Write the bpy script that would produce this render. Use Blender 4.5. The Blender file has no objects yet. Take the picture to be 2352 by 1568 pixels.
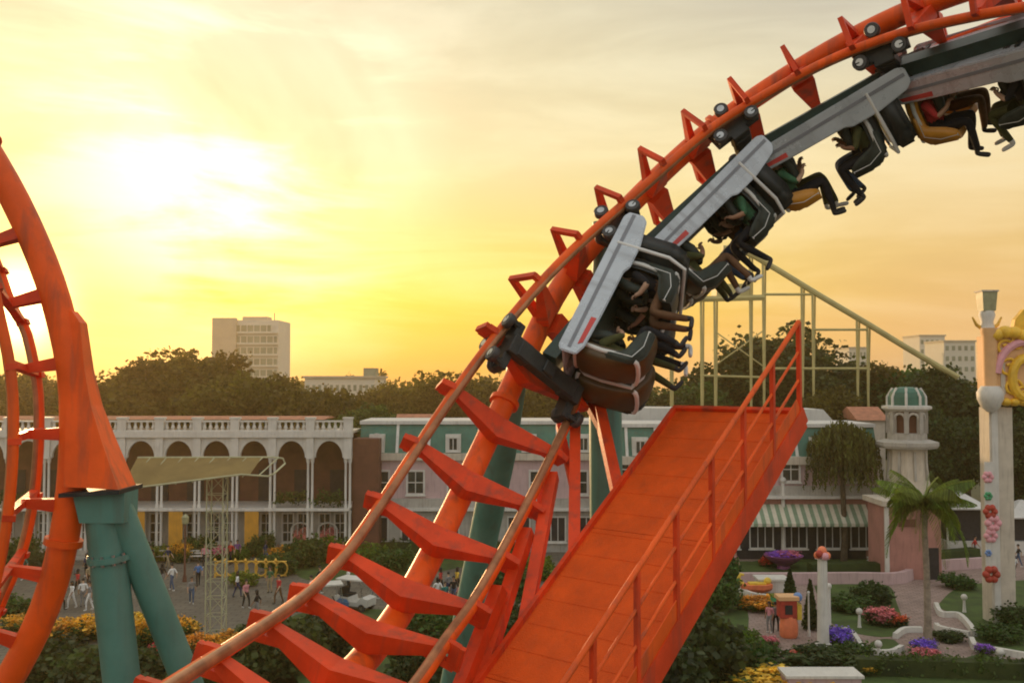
import bpy, bmesh, math, random
import numpy as np
from mathutils import Vector, Matrix, noise as mnoise
random.seed(7)
R = math.radians
sc = bpy.context.scene
col = sc.collection

# ------------------------------------------------------------------ camera
F, H, HOR = 2254.0, 14.0, 870.0          # focal length in photo units, eye height, horizon row
PITCH = math.atan((HOR - 784) / F)
CAM = np.array([0, 0, H], float)
cam = bpy.data.cameras.new('camera'); camo = bpy.data.objects.new('camera', cam); col.objects.link(camo)
camo.location = (0, 0, H); camo.rotation_euler = (math.pi / 2 + PITCH, 0, 0)
cam.sensor_width = 36; cam.lens = 36 * F / 2352; cam.clip_end = 6000; cam.clip_start = .1
sc.camera = camo
sc.cycles.filter_width = 1.9

# ------------------------------------------------------------------ sky, sun, exposure
SUN_AZ, SUN_EL = R(-26.5), R(4.0)        # azimuth from the view direction, to the right positive
SUND = Vector((math.sin(SUN_AZ) * math.cos(SUN_EL), math.cos(SUN_AZ) * math.cos(SUN_EL), math.sin(SUN_EL)))
w = bpy.data.worlds.new('World'); sc.world = w; w.use_nodes = True
nt = w.node_tree; N = nt.nodes; Lk = nt.links
for n_ in list(N): N.remove(n_)
def nd(t, **k):
    n_ = N.new(t)
    for a, b in k.items(): setattr(n_, a, b)
    return n_
def mth(op, a, b=None, c=None, clamp=False):
    n_ = nd('ShaderNodeMath', operation=op, use_clamp=clamp)
    for i, x in enumerate((a, b, c)):
        if x is None: continue
        if isinstance(x, (int, float)): n_.inputs[i].default_value = x
        else: Lk.new(x, n_.inputs[i])
    return n_.outputs[0]
def vdot(a, v):
    n_ = nd('ShaderNodeVectorMath', operation='DOT_PRODUCT'); Lk.new(a, n_.inputs[0]); n_.inputs[1].default_value = v
    return n_.outputs['Value']
def ramp(fac, stops):
    n_ = nd('ShaderNodeValToRGB'); e = n_.color_ramp.elements
    while len(e) < len(stops): e.new(.5)
    for el, (p, c) in zip(e, stops): el.position = p; el.color = (*c, 1)
    Lk.new(fac, n_.inputs[0]); return n_.outputs[0]
def cmix(f, a, b, mode='MIX'):
    n_ = nd('ShaderNodeMix', data_type='RGBA', blend_type=mode)
    for s, x in ((0, f), (6, a), (7, b)):
        if isinstance(x, (int, float)): n_.inputs[s].default_value = x
        elif isinstance(x, tuple): n_.inputs[s].default_value = (*x, 1)
        else: Lk.new(x, n_.inputs[s])
    return n_.outputs[2]
tc = nd('ShaderNodeTexCoord'); dirn = tc.outputs['Generated']
sep = nd('ShaderNodeSeparateXYZ'); Lk.new(dirn, sep.inputs[0])
el = mth('MAXIMUM', sep.outputs[2], 0.0)
hl = mth('SQRT', mth('MAXIMUM', mth('SUBTRACT', 1.0, mth('MULTIPLY', el, el)), .0004))
ca = mth('DIVIDE', vdot(dirn, (math.sin(SUN_AZ), math.cos(SUN_AZ), 0)), hl)
SKYK = 1.0
near = ramp(el, [(0, (.95, .36, .01)), (.03, (.98, .56, .01)), (.08, (1, .78, .04)), (.14, (.97, .83, .26)), (.22, (.95, .86, .50)), (.36, (.82, .77, .54)), (1, (.80, .80, .76))])
away = ramp(el, [(0, (.74, .44, .24)), (.04, (.88, .52, .22)), (.12, (.90, .62, .26)), (.22, (.86, .68, .36)), (.30, (.68, .62, .46)), (.37, (.56, .55, .51)), (1, (.82, .84, .86))])
back = ramp(el, [(0, (.62, .58, .56)), (.2, (.74, .74, .74)), (1, (.82, .84, .86))])
mr = nd('ShaderNodeMapRange', interpolation_type='SMOOTHSTEP'); Lk.new(ca, mr.inputs[0]); mr.inputs[1].default_value = .60; mr.inputs[2].default_value = .985
mr2 = nd('ShaderNodeMapRange', interpolation_type='SMOOTHSTEP'); Lk.new(ca, mr2.inputs[0]); mr2.inputs[1].default_value = -.6; mr2.inputs[2].default_value = .55
base = cmix(mr.outputs[0], cmix(mr2.outputs[0], back, away), near)
# thin streaky cloud
mp = nd('ShaderNodeMapping'); Lk.new(dirn, mp.inputs[0]); mp.inputs['Scale'].default_value = (1.6, 1.6, 9); mp.inputs['Rotation'].default_value = (0, R(4), 0)
nz = nd('ShaderNodeTexNoise'); Lk.new(mp.outputs[0], nz.inputs['Vector']); nz.inputs['Scale'].default_value = 1.7; nz.inputs['Detail'].default_value = 7; nz.inputs['Distortion'].default_value = .5; nz.inputs['Roughness'].default_value = .55
streak = mth('MULTIPLY', mth('SUBTRACT', nz.outputs[0], .42, clamp=True), 3.2, clamp=True)
base = cmix(1.0, base, ramp(nz.outputs[0], [(.36, (.86, .84, .82)), (.62, (1, 1, 1))]), 'MULTIPLY')
base = cmix(mth('MULTIPLY', streak, .30), base, (1.0, .93, .70))
nz2 = nd('ShaderNodeTexNoise'); Lk.new(dirn, nz2.inputs['Vector']); nz2.inputs['Scale'].default_value = 4.2; nz2.inputs['Detail'].default_value = 5; nz2.inputs['Distortion'].default_value = .6
def lobe(az, elv, k, scale, color, var):
    global base
    a, e = R(az), R(elv)
    v = (math.sin(a) * math.cos(e), math.cos(a) * math.cos(e), math.sin(e))
    g = mth('POWER', mth('MAXIMUM', vdot(dirn, v), 0.0), float(k))
    if var: g = mth('MULTIPLY', g, mth('MULTIPLY_ADD', mth('ADD', nz2.outputs[0], mth('MULTIPLY', streak, .45)), 2.9, -1.05, clamp=True))
    g = mth('MULTIPLY', g, scale)
    base = cmix(1.0, base, cmix(g, (0, 0, 0), color), 'ADD')
lobe(-16.5, 11.5, 100, 1.15, (1.0, .95, .78), True)
lobe(-25.0, 5.5, 90, .16, (1.0, .85, .0), False)
lobe(-26.9, 3.7, 1800, 1.0, (6, 5, 2.6), False)
sky = nd('ShaderNodeTexSky', sky_type='NISHITA', sun_disc=False, sun_elevation=SUN_EL, sun_rotation=SUN_AZ, air_density=1.5, dust_density=3.0)
base = cmix(1.0, base, cmix(.03, (0, 0, 0), sky.outputs[0]), 'ADD')
bg = nd('ShaderNodeBackground'); Lk.new(base, bg.inputs[0]); bg.inputs[1].default_value = SKYK
wo = nd('ShaderNodeOutputWorld'); Lk.new(bg.outputs[0], wo.inputs[0])
sl = bpy.data.lights.new('sun', 'SUN'); so = bpy.data.objects.new('sun', sl); col.objects.link(so)
sl.energy = 4.0; sl.angle = R(1.0); sl.color = (1, .62, .30)
so.rotation_euler = SUND.to_track_quat('Z', 'Y').to_euler()
sc.view_settings.view_transform = 'Standard'; sc.view_settings.look = 'None'
sc.view_settings.exposure = 0.0; sc.view_settings.gamma = 1

# ------------------------------------------------------------------ helpers
def P(px, py, Y):
    """photo position (2352 wide) at world depth Y"""
    x = (px - 1176) / F; z = (784 - py) / F
    c, s = math.cos(PITCH), math.sin(PITCH)
    d = np.array([x, c - s * z, s + c * z])
    return CAM + d * (Y / d[1])
def G(px, py):
    """photo position on the ground plane"""
    x = (px - 1176) / F; z = (784 - py) / F
    c, s = math.cos(PITCH), math.sin(PITCH)
    d = np.array([x, c - s * z, s + c * z])
    p = CAM + d * (-H / d[2]); return Vector((p[0], p[1], 0))
def V(*a): return Vector(a)

class MB:
    def __init__(s): s.v = []; s.f = []; s.m = []; s.mi = 0
    def add(s, vs, fs):
        o = len(s.v); s.v += [tuple(v) for v in vs]; s.f += [tuple(i + o for i in f) for f in fs]; s.m += [s.mi] * len(fs); return s
    def mat(s, i): s.mi = i; return s
    def hexa(s, p):
        return s.add(p, [(3, 2, 1, 0), (4, 5, 6, 7), (0, 1, 5, 4), (1, 2, 6, 5), (2, 3, 7, 6), (3, 0, 4, 7)])
    def box(s, x0, x1, y0, y1, z0, z1):
        return s.hexa([(x0, y0, z0), (x1, y0, z0), (x1, y1, z0), (x0, y1, z0), (x0, y0, z1), (x1, y0, z1), (x1, y1, z1), (x0, y1, z1)])
    def bar(s, a, b, w, h, up=(0, 0, 1), w2=None, h2=None):
        a, b = Vector(a), Vector(b); d = (b - a).normalized(); up = Vector(up)
        x = d.cross(up)
        if x.length < 1e-4: x = d.cross(Vector((1, 0, 0)))
        x.normalize(); z = x.cross(d)
        w2 = w if w2 is None else w2; h2 = h if h2 is None else h2
        q = lambda c, ww, hh: [c - x * ww / 2 - z * hh / 2, c + x * ww / 2 - z * hh / 2, c + x * ww / 2 + z * hh / 2, c - x * ww / 2 + z * hh / 2]
        return s.hexa(q(a, w, h) + q(b, w2, h2))
    def tube(s, pts, r, n=10, cap=True, closed=False):
        pts = [Vector(p) for p in pts]; k = len(pts)
        rs = r if isinstance(r, (list, tuple)) else [r] * k
        o = len(s.v); ref = None
        for i, p in enumerate(pts):
            a = pts[(i - 1) % k] if (closed or i > 0) else p
            b = pts[(i + 1) % k] if (closed or i < k - 1) else p
            d = (b - a).normalized()
            if ref is None:
                ref = d.cross(Vector((0, 0, 1)))
                if ref.length < .1: ref = d.cross(Vector((1, 0, 0)))
            ref = (ref - d * ref.dot(d)).normalized(); bi = d.cross(ref)
            for j in range(n):
                t = 2 * math.pi * j / n
                s.v.append(tuple(p + (ref * math.cos(t) + bi * math.sin(t)) * rs[i]))
        for i in range(k if closed else k - 1):
            for j in range(n):
                a0 = o + i * n; b0 = o + ((i + 1) % k) * n
                s.f.append((a0 + j, a0 + (j + 1) % n, b0 + (j + 1) % n, b0 + j)); s.m.append(s.mi)
        if cap and not closed:
            s.f.append(tuple(o + j for j in range(n))[::-1]); s.f.append(tuple(o + (k - 1) * n + j for j in range(n))); s.m += [s.mi] * 2
        return s
    def lathe(s, prof, n=16, c=(0, 0, 0), a0=0.0):
        o = len(s.v); c = Vector(c)
        for r, z in prof:
            for j in range(n):
                t = a0 + 2 * math.pi * j / n; s.v.append((c.x + r * math.cos(t), c.y + r * math.sin(t), c.z + z))
        for i in range(len(prof) - 1):
            for j in range(n):
                a = o + i * n; b = a + n
                s.f.append((a + j, a + (j + 1) % n, b + (j + 1) % n, b + j)); s.m.append(s.mi)
        s.f.append(tuple(o + j for j in range(n))[::-1]); s.f.append(tuple(o + (len(prof) - 1) * n + j for j in range(n))); s.m += [s.mi] * 2
        return s
    def ball(s, c, r, n=10, sz=1.0):
        pr = [(max(1e-3, r * math.sin(math.pi * i / n)), -r * sz * math.cos(math.pi * i / n)) for i in range(n + 1)]
        return s.lathe(pr, n + 2, c)
    def prism(s, poly, ax, d0, d1):
        """polygon in the two remaining axes, extruded along axis ax (0,1,2) from d0 to d1"""
        n = len(poly); k = [i for i in range(3) if i != ax]
        def mk(p, d):
            q = [0, 0, 0]; q[ax] = d; q[k[0]] = p[0]; q[k[1]] = p[1]; return q
        vs = [mk(p, d0) for p in poly] + [mk(p, d1) for p in poly]
        return s.add(vs, [tuple(range(n))[::-1], tuple(range(n, 2 * n))] + [(i, (i + 1) % n, n + (i + 1) % n, n + i) for i in range(n)])
    def card(s, c, a, b):
        c = Vector(c); o = len(s.v); s.v += [tuple(c - a - b), tuple(c + a - b), tuple(c + a + b), tuple(c - a + b)]
        s.f.append((o, o + 1, o + 2, o + 3)); s.m.append(s.mi); return s
    def mesh(s, name, mats, smooth=False, angle=40):
        me = bpy.data.meshes.new(name); me.from_pydata(s.v, [], s.f)
        for m_ in (mats if isinstance(mats, (list, tuple)) else [mats]): me.materials.append(M[m_])
        if any(s.m): me.polygons.foreach_set('material_index', s.m)
        if smooth:
            me.polygons.foreach_set('use_smooth', [True] * len(me.polygons)); me.set_sharp_from_angle(angle=R(angle))
        me.update(); return me
    def build(s, name, mats, parent=None, smooth=False, org=None, fix=True, loc=None):
        if org is not None:
            o = Vector(org); s.v = [(v[0] - o.x, v[1] - o.y, v[2] - o.z) for v in s.v]
        me = s.mesh(name, mats, smooth)
        if fix and len(s.f) < 3000:
            bm = bmesh.new(); bm.from_mesh(me); bmesh.ops.recalc_face_normals(bm, faces=bm.faces); bm.to_mesh(me); bm.free()
        return ob(name, me, parent, loc if loc is not None else (org if (org is not None and parent is None) else None))
def ob(name, me, parent=None, loc=None):
    o = bpy.data.objects.new(name, me); col.objects.link(o)
    if parent is not None: o.parent = parent
    if loc is not None: o.location = loc
    return o
def tag(o, label=None, cat=None, group=None, kind=None):
    if label: o['label'] = label
    if cat: o['category'] = cat
    if group: o['group'] = group
    if kind: o['kind'] = kind
    return o
def thing(name, label, cat, loc=(0, 0, 0), group=None, rz=0):
    o = bpy.data.objects.new(name, None); col.objects.link(o); o.location = loc; o.rotation_euler = (0, 0, rz); o.empty_display_size = .3
    return tag(o, label, cat, group)
KIDS = {}
def dup(root, loc=None, label=None, group=None, rz=None, scale=None, matrix=None):
    def cp(o, par):
        c = o.copy(); col.objects.link(c); c.parent = par
        for ch in [x for x in ALLK() if x.parent == o]: cp(ch, c)
        return c
    def ALLK(): return root.children_recursive if True else []
    kids = list(root.children_recursive)
    mp = {root: root.copy()}; col.objects.link(mp[root])
    for k in kids:
        c = k.copy(); col.objects.link(c); mp[k] = c
    for k in kids: mp[k].parent = mp[k.parent]
    r = mp[root]
    if loc is not None: r.location = loc
    if rz is not None: r.rotation_euler = (0, 0, rz)
    if scale is not None: r.scale = scale if not isinstance(scale, (int, float)) else (scale,) * 3
    if matrix is not None: r.matrix_world = matrix
    if label: r['label'] = label
    if group: r['group'] = group
    return r

# ------------------------------------------------------------------ materials
M = {}
def mk(name, colr, rough=.55, metal=0.0, var=.18, scale=3.0, bump=.0, bscale=20.0, spec=.4, streak=0.0, trans=0.0, colr2=None, coat=0.0, island=False):
    m = bpy.data.materials.new(name); m.use_nodes = True; t = m.node_tree; n = t.nodes; l = t.links
    b = n['Principled BSDF']; b.inputs['Roughness'].default_value = rough; b.inputs['Metallic'].default_value = metal
    b.inputs['Specular IOR Level'].default_value = spec; b.inputs['Coat Weight'].default_value = coat
    co = n.new('ShaderNodeTexCoord'); no = n.new('ShaderNodeTexNoise'); no.inputs['Scale'].default_value = scale; no.inputs['Detail'].default_value = 6; no.inputs['Roughness'].default_value = .6
    oi = n.new('ShaderNodeObjectInfo'); ad = n.new('ShaderNodeVectorMath'); ad.operation = 'ADD'
    l.new(co.outputs['Object'], ad.inputs[0]); l.new(oi.outputs['Location'], ad.inputs[1]); l.new(ad.outputs[0], no.inputs['Vector'])
    rp = n.new('ShaderNodeValToRGB'); e = rp.color_ramp.elements
    c2 = colr2 if colr2 else tuple(min(1, c * (1 + var)) for c in colr); c1 = tuple(c * (1 - var) for c in colr)
    e[0].position = .33; e[0].color = (*c1, 1); e[1].position = .67; e[1].color = (*c2, 1)
    l.new(no.outputs[0], rp.inputs[0]); out = rp.outputs[0]
    if island:
        gi = n.new('ShaderNodeNewGeometry'); hm = n.new('ShaderNodeHueSaturation'); mr = n.new('ShaderNodeMapRange')
        l.new(gi.outputs['Random Per Island'], mr.inputs[0]); mr.inputs[3].default_value = .55; mr.inputs[4].default_value = 1.5
        l.new(mr.outputs[0], hm.inputs['Value']); l.new(out, hm.inputs['Color']); out = hm.outputs[0]
        mr3 = n.new('ShaderNodeMapRange'); l.new(oi.outputs['Random'], mr3.inputs[0]); mr3.inputs[3].default_value = .475; mr3.inputs[4].default_value = .525; l.new(mr3.outputs[0], hm.inputs['Hue'])
    if streak:
        mp = n.new('ShaderNodeMapping'); mp.inputs['Scale'].default_value = (5, 5, .5); l.new(ad.outputs[0], mp.inputs[0])
        n2 = n.new('ShaderNodeTexNoise'); n2.inputs['Scale'].default_value = 1.3; n2.inputs['Detail'].default_value = 5; l.new(mp.outputs[0], n2.inputs['Vector'])
        r2 = n.new('ShaderNodeValToRGB'); r2.color_ramp.elements[0].position = .52; r2.color_ramp.elements[1].position = .75
        l.new(n2.outputs[0], r2.inputs[0]); mx = n.new('ShaderNodeMix'); mx.data_type = 'RGBA'
        ml = n.new('ShaderNodeMath'); ml.operation = 'MULTIPLY'; ml.inputs[1].default_value = streak; l.new(r2.outputs[0], ml.inputs[0]); l.new(ml.outputs[0], mx.inputs[0])
        l.new(out, mx.inputs[6]); mx.inputs[7].default_value = (.09, .06, .045, 1); out = mx.outputs[2]
    l.new(out, b.inputs['Base Color'])
    if bump:
        n3 = n.new('ShaderNodeTexNoise'); n3.inputs['Scale'].default_value = bscale; n3.inputs['Detail'].default_value = 4; l.new(ad.outputs[0], n3.inputs['Vector'])
        bp = n.new('ShaderNodeBump'); bp.inputs['Strength'].default_value = bump; bp.inputs['Distance'].default_value = .03; l.new(n3.outputs[0], bp.inputs['Height']); l.new(bp.outputs[0], b.inputs['Normal'])
    # roughness variation
    m2 = n.new('ShaderNodeMapRange'); l.new(no.outputs[0], m2.inputs[0]); m2.inputs[3].default_value = max(.03, rough - .12); m2.inputs[4].default_value = min(1, rough + .12); l.new(m2.outputs[0], b.inputs['Roughness'])
    if trans:
        tr = n.new('ShaderNodeBsdfTranslucent'); ms = n.new('ShaderNodeMixShader'); ms.inputs[0].default_value = trans
        hs = n.new('ShaderNodeHueSaturation'); hs.inputs['Value'].default_value = 1.5; hs.inputs['Saturation'].default_value = 1.1; l.new(out, hs.inputs['Color']); l.new(hs.outputs[0], tr.inputs[0])
        l.new(b.outputs[0], ms.inputs[1]); l.new(tr.outputs[0], ms.inputs[2]); l.new(ms.outputs[0], n['Material Output'].inputs[0])
    M[name] = m; return m
mk('orange', (.80, .105, .008), .45, spec=.28, var=.2, scale=1.3, streak=.55, bump=.10, bscale=30)
mk('red_orange', (.68, .058, .010), .48, spec=.28, var=.22, scale=2.0, streak=.55, bump=.08)
mk('deck', (.72, .095, .009), .6, spec=.2, var=.12, scale=3.0, streak=.12, bump=.5, bscale=55)
mk('worn_rail', (.40, .17, .075), .34, metal=.35, var=.3, scale=4, streak=.3)
mk('teal', (.085, .235, .19), .5, var=.12, scale=1.2, streak=.45, bump=.08, colr2=(.12, .28, .23))
mk('black_steel', (.022, .026, .024), .45, var=.4, scale=6)
mk('dark_green', (.02, .045, .035), .42, var=.3, scale=4)
mk('wheel', (.05, .05, .048), .5, var=.3, scale=9)
mk('steel', (.42, .43, .42), .3, metal=.9, var=.15, scale=8)
mk('fairing', (.47, .51, .54), .28, metal=.25, var=.12, scale=2, coat=.3, streak=.35)
mk('stripe', (.20, .21, .23), .35, var=.1)
mk('red_plate', (.55, .06, .05), .4)
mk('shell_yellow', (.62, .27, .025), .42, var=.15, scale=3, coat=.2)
mk('shell_olive', (.085, .052, .018), .45, var=.2, scale=3, coat=.15)  # shaded copy of the yellow shell, the shade put into its base colour
mk('shell_black', (.022, .026, .024), .45, var=.3, scale=3)
mk('trim', (.66, .66, .62), .4, var=.08)
mk('harness', (.035, .045, .035), .6, var=.3, scale=8)
for nm, c in dict(skin_a=(.42, .24, .15), skin_b=(.30, .16, .095), skin_c=(.52, .33, .22)).items(): mk(nm, c, .5, var=.08)
CL = dict(black=(.02, .02, .022), olive=(.075, .08, .03), grey=(.22, .22, .22), white=(.72, .72, .70), navy=(.025, .04, .10), green=(.05, .14, .07), teal_shirt=(.04, .20, .18), red=(.45, .04, .04), pink=(.60, .25, .28), blue=(.08, .18, .42), yellow=(.65, .42, .06), brown=(.14, .075, .04), denim=(.07, .11, .19), khaki=(.34, .27, .16), purple=(.18, .07, .25))
for k_, c in CL.items(): mk('cloth_' + k_, c, .85, var=.22, scale=9, spec=.2)
mk('shoe_white', (.66, .66, .63), .6); mk('shoe_dark', (.03, .03, .03), .6); mk('eye', (.02, .015, .012), .3)
mk('hair', (.016, .012, .010), .5, var=.4, scale=20)
mk('leaf_far', (.075, .070, .013), .7, var=.35, scale=.35, trans=.45, colr2=(.12, .10, .018), island=True)
mk('leaf_dark', (.030, .055, .014), .65, var=.4, scale=.7, trans=.3, colr2=(.055, .085, .018), island=True)
mk('leaf_bright', (.10, .17, .022), .6, var=.35, scale=.8, trans=.4, colr2=(.17, .24, .03), island=True)
mk('leaf_mid', (.055, .10, .02), .62, var=.35, scale=.8, trans=.35, island=True)
mk('leaf_willow', (.060, .075, .018), .65, var=.4, scale=.6, trans=.3, colr2=(.10, .12, .02), island=True)
mk('flower_orange', (.75, .30, .03), .6, var=.4, scale=1.2, trans=.25, colr2=(.85, .50, .06), island=True)
mk('flower_pink', (.62, .20, .22), .6, var=.35, scale=2, trans=.25, island=True)
mk('flower_purple', (.30, .14, .62), .6, var=.3, scale=2, trans=.25, island=True)
mk('flower_red', (.60, .05, .05), .6, var=.3, scale=2, trans=.25, island=True)
mk('bark', (.10, .075, .05), .9, var=.4, scale=3, bump=.6, bscale=9)
mk('palm_bark', (.26, .21, .16), .9, var=.3, scale=4, bump=.5, bscale=12)
mk('paving', (.155, .135, .105), .8, var=.25, scale=.35, bump=.25, bscale=4, colr2=(.20, .18, .14))
def joints_on(name, scale, mortar, depth=.4):
    m = M[name]; t = m.node_tree; n = t.nodes; l = t.links; b = n['Principled BSDF']
    src = b.inputs['Base Color'].links[0].from_socket; co = n.new('ShaderNodeTexCoord'); br = n.new('ShaderNodeTexBrick')
    br.inputs['Scale'].default_value = scale; br.inputs['Mortar Size'].default_value = .025; br.inputs['Color1'].default_value = (1, 1, 1, 1); br.inputs['Color2'].default_value = (.78, .76, .74, 1); br.inputs['Mortar'].default_value = (*mortar, 1)
    l.new(co.outputs['Object'], br.inputs['Vector']); mx = n.new('ShaderNodeMix'); mx.data_type = 'RGBA'; mx.blend_type = 'MULTIPLY'; mx.inputs[0].default_value = 1
    l.new(src, mx.inputs[6]); l.new(br.outputs['Color'], mx.inputs[7]); l.new(mx.outputs[2], b.inputs['Base Color'])
joints_on('paving', .55, (.55, .52, .5))
mk('earth', (.07, .075, .035), .95, var=.4, scale=.05)
mk('lawn', (.05, .085, .016), .9, var=.4, scale=.8, bump=.6, bscale=14)
mk('path_pink', (.34, .25, .22), .8, var=.15, scale=.8)
joints_on('path_pink', .9, (.5, .48, .46))
mk('asphalt', (.11, .105, .10), .85, var=.2, scale=.6)
mk('white_paint', (.62, .60, .55), .55, var=.08, scale=1.5, streak=.22)
mk('cream', (.55, .49, .40), .65, var=.12, scale=1.2, streak=.35)
mk('stone_grey', (.40, .38, .34), .7, var=.14, scale=1.5, streak=.35)
mk('brown_wall', (.135, .055, .035), .8, var=.25, scale=1)
mk('terracotta', (.40, .17, .10), .8, var=.25, scale=2)
mk('ochre', (.55, .27, .03), .7, var=.15, scale=1.5, streak=.25)
mk('pink_wall', (.52, .37, .37), .75, var=.1, scale=.8, streak=.3)
mk('pink_deep', (.42, .20, .165), .75, var=.14, scale=.8, streak=.3)
mk('roof_green', (.045, .155, .115), .55, var=.2, scale=1.2, streak=.25)
mk('roof_grey', (.58, .57, .54), .7, var=.1, scale=.6, streak=.2)
mk('glass', (.03, .04, .04), .12, var=.3, spec=.6)
mk('dark_shop', (.025, .022, .024), .6, var=.4)
mk('awning_green', (.22, .30, .20), .8, var=.1); mk('awning_cream', (.62, .58, .46), .8, var=.08)
mk('canopy', (.27, .20, .075), .8, var=.2, scale=.6, trans=.3)
mk('lattice', (.40, .40, .25), .6, var=.15)
mk('gold', (.72, .43, .07), .4, metal=.25, var=.25, scale=3)
mk('far_white', (.62, .60, .52), .8, var=.06, scale=.1, streak=.15); mk('far_band', (.22, .26, .20), .7, var=.2, scale=.2); mk('far_beige', (.46, .41, .32), .8, var=.08, scale=.2)
mk('coaster_yellow', (.46, .40, .17), .6, var=.15, scale=.5)
mk('sign_peach', (.72, .42, .20), .6, var=.1, scale=1); mk('sign_pink', (.72, .34, .38), .55, var=.1)
mk('sign_gold', (.80, .48, .04), .4, var=.2, scale=2); mk('lantern_green', (.30, .30, .17), .5, var=.2)
mk('purple_paint', (.22, .06, .16), .5); mk('toy_orange', (.80, .22, .10), .5, var=.12); mk('toy_red', (.42, .05, .03), .5); mk('toy_yellow', (.72, .50, .06), .5); mk('toy_blue', (.16, .28, .55), .5); mk('toy_green', (.06, .34, .15), .5)
mk('blue_paint', (.05, .13, .26), .4)

# ================================================================== ground (the setting)
def sheet(name, pts, m, z, kind='structure', sub=False):
    b = MB(); b.add([(p[0], p[1], z) for p in pts], [tuple(range(len(pts)))])
    return tag(b.build(name, m), kind=kind)
sheet('ground', [(-900, -120), (900, -120), (900, 1100), (-900, 1100)], 'earth', -.02)
sheet('plaza', [(-90, 5), (90, 5), (90, 92), (-90, 92)], 'paving', 0.0)

# ================================================================== roller coaster track
E0 = np.array([.8, -.1, -.6]); E0 /= np.linalg.norm(E0)
def catmull(pts, n=16):
    pts = np.array(pts, float); P0 = np.vstack([2 * pts[0] - pts[1], pts, 2 * pts[-1] - pts[-2]]); out = []
    for i in range(1, len(P0) - 2):
        a, b, c, d = P0[i - 1:i + 3]
        for k in range(n):
            t = k / n; out.append(.5 * ((2 * b) + (-a + c) * t + (2 * a - 5 * b + 4 * c - d) * t * t + (-a + 3 * b - 3 * c + d) * t ** 3))
    out.append(pts[-1]); return np.array(out)
class Track:
    def __init__(s, ctrl, ref, it=40):
        c = catmull([list(P(x, y, Y)) + [tw] for x, y, Y, tw in ctrl])
        for _ in range(it): c[1:-1] = .25 * c[:-2] + .5 * c[1:-1] + .25 * c[2:]
        L = np.r_[0, np.cumsum(np.linalg.norm(np.diff(c[:, :3], axis=0), axis=1))]
        s.len = L[-1]; s.S = S = np.linspace(0, s.len, int(s.len / .1))
        s.c = np.stack([np.interp(S, L, c[:, k]) for k in range(4)], 1)
        p = s.c[:, :3]; t = np.gradient(p, axis=0); t /= np.linalg.norm(t, axis=1)[:, None]
        n = ref - t * (t @ ref)[:, None]; n /= np.linalg.norm(n, axis=1)[:, None]
        a = np.radians(s.c[:, 3:4]); n = n * np.cos(a) + np.cross(t, n) * np.sin(a)
        s.p, s.t, s.n, s.u = p, t, n, np.cross(n, t)
    def frame(s, a):
        f = lambda A: Vector([np.interp(a, s.S, A[:, k]) for k in range(3)])
        p, t, n = f(s.p), f(s.t).normalized(), f(s.n); n = (n - t * n.dot(t)).normalized(); u = n.cross(t)
        return Matrix(((t.x, u.x, n.x, p.x), (t.y, u.y, n.y, p.y), (t.z, u.z, n.z, p.z), (0, 0, 0, 1)))
    def line(s, u, n, step=.25):
        return [s.frame(a) @ Vector((0, u, n)) for a in np.arange(0, s.len, step)]
GU, GN = .75, .45
def tie_mesh2():
    # straight tapered cross arm from rail to rail with short outer rail clips
    b = MB()
    for q in (1, -1):
        b.hexa([(-.22, 0, .14), (.06, 0, .14), (.06, 0, .38), (-.22, 0, .38),
                (-.07, q * .73, .34), (.06, q * .73, .34), (.06, q * .73, .44), (-.07, q * .73, .44)])
        b.bar((0, q * .76, .45), (0, q * .90, .42), .12, .08, (1, 0, 0))
        b.bar((0, q * .89, .47), (0, q * .88, .22), .15, .07, (1, 0, 0))
        b.bar((0, q * .90, .24), (0, q * .55, .30), .08, .08, (1, 0, 0))
    return b
def tie_mesh3():
    # slim ladder rung of the vertical track
    b = MB()
    b.bar((0, -.74, .45), (0, .74, .45), .075, .075, (1, 0, 0))
    b.bar((0, 0, .08), (0, 0, .46), .12, .14, (1, 0, 0), .09, .09)
    for q in (1, -1): b.bar((.03, q * .70, .45), (.03, q * .80, .43), .12, .06, (1, 0, 0))
    return b
def tie_mesh(hooks=True):
    b = MB()
    for q in (1, -1):
        # tapered wedge from spine to rail
        b.hexa([(-.17, q * .06, .02), (.17, q * .06, .02), (.17, q * .06, .24), (-.17, q * .06, .24),
                (-.045, q * .73, .36), (.045, q * .73, .36), (.045, q * .73, .46), (-.045, q * .73, .46)])
        # hook bracket that holds the rail from outside and returns to the spine
        b.bar((0, q * .76, .45), (0, q * .89, .41), .075, .075, (1, 0, 0))
        b.bar((0, q * .885, .44), (0, q * .86, .0), .07, .07, (1, 0, 0))
        b.bar((0, q * .895, .02), (0, q * .10, .02), .07, .07, (1, 0, 0), .12, .12)
    return b
TIES = []
for b_ in (tie_mesh(), tie_mesh2(), tie_mesh3()):
    me_ = b_.mesh('tie', 'red_orange'); TIES.append(me_)
    bm_ = bmesh.new(); bm_.from_mesh(me_); bmesh.ops.recalc_face_normals(bm_, faces=bm_.faces); bm_.to_mesh(me_); bm_.free()
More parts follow.
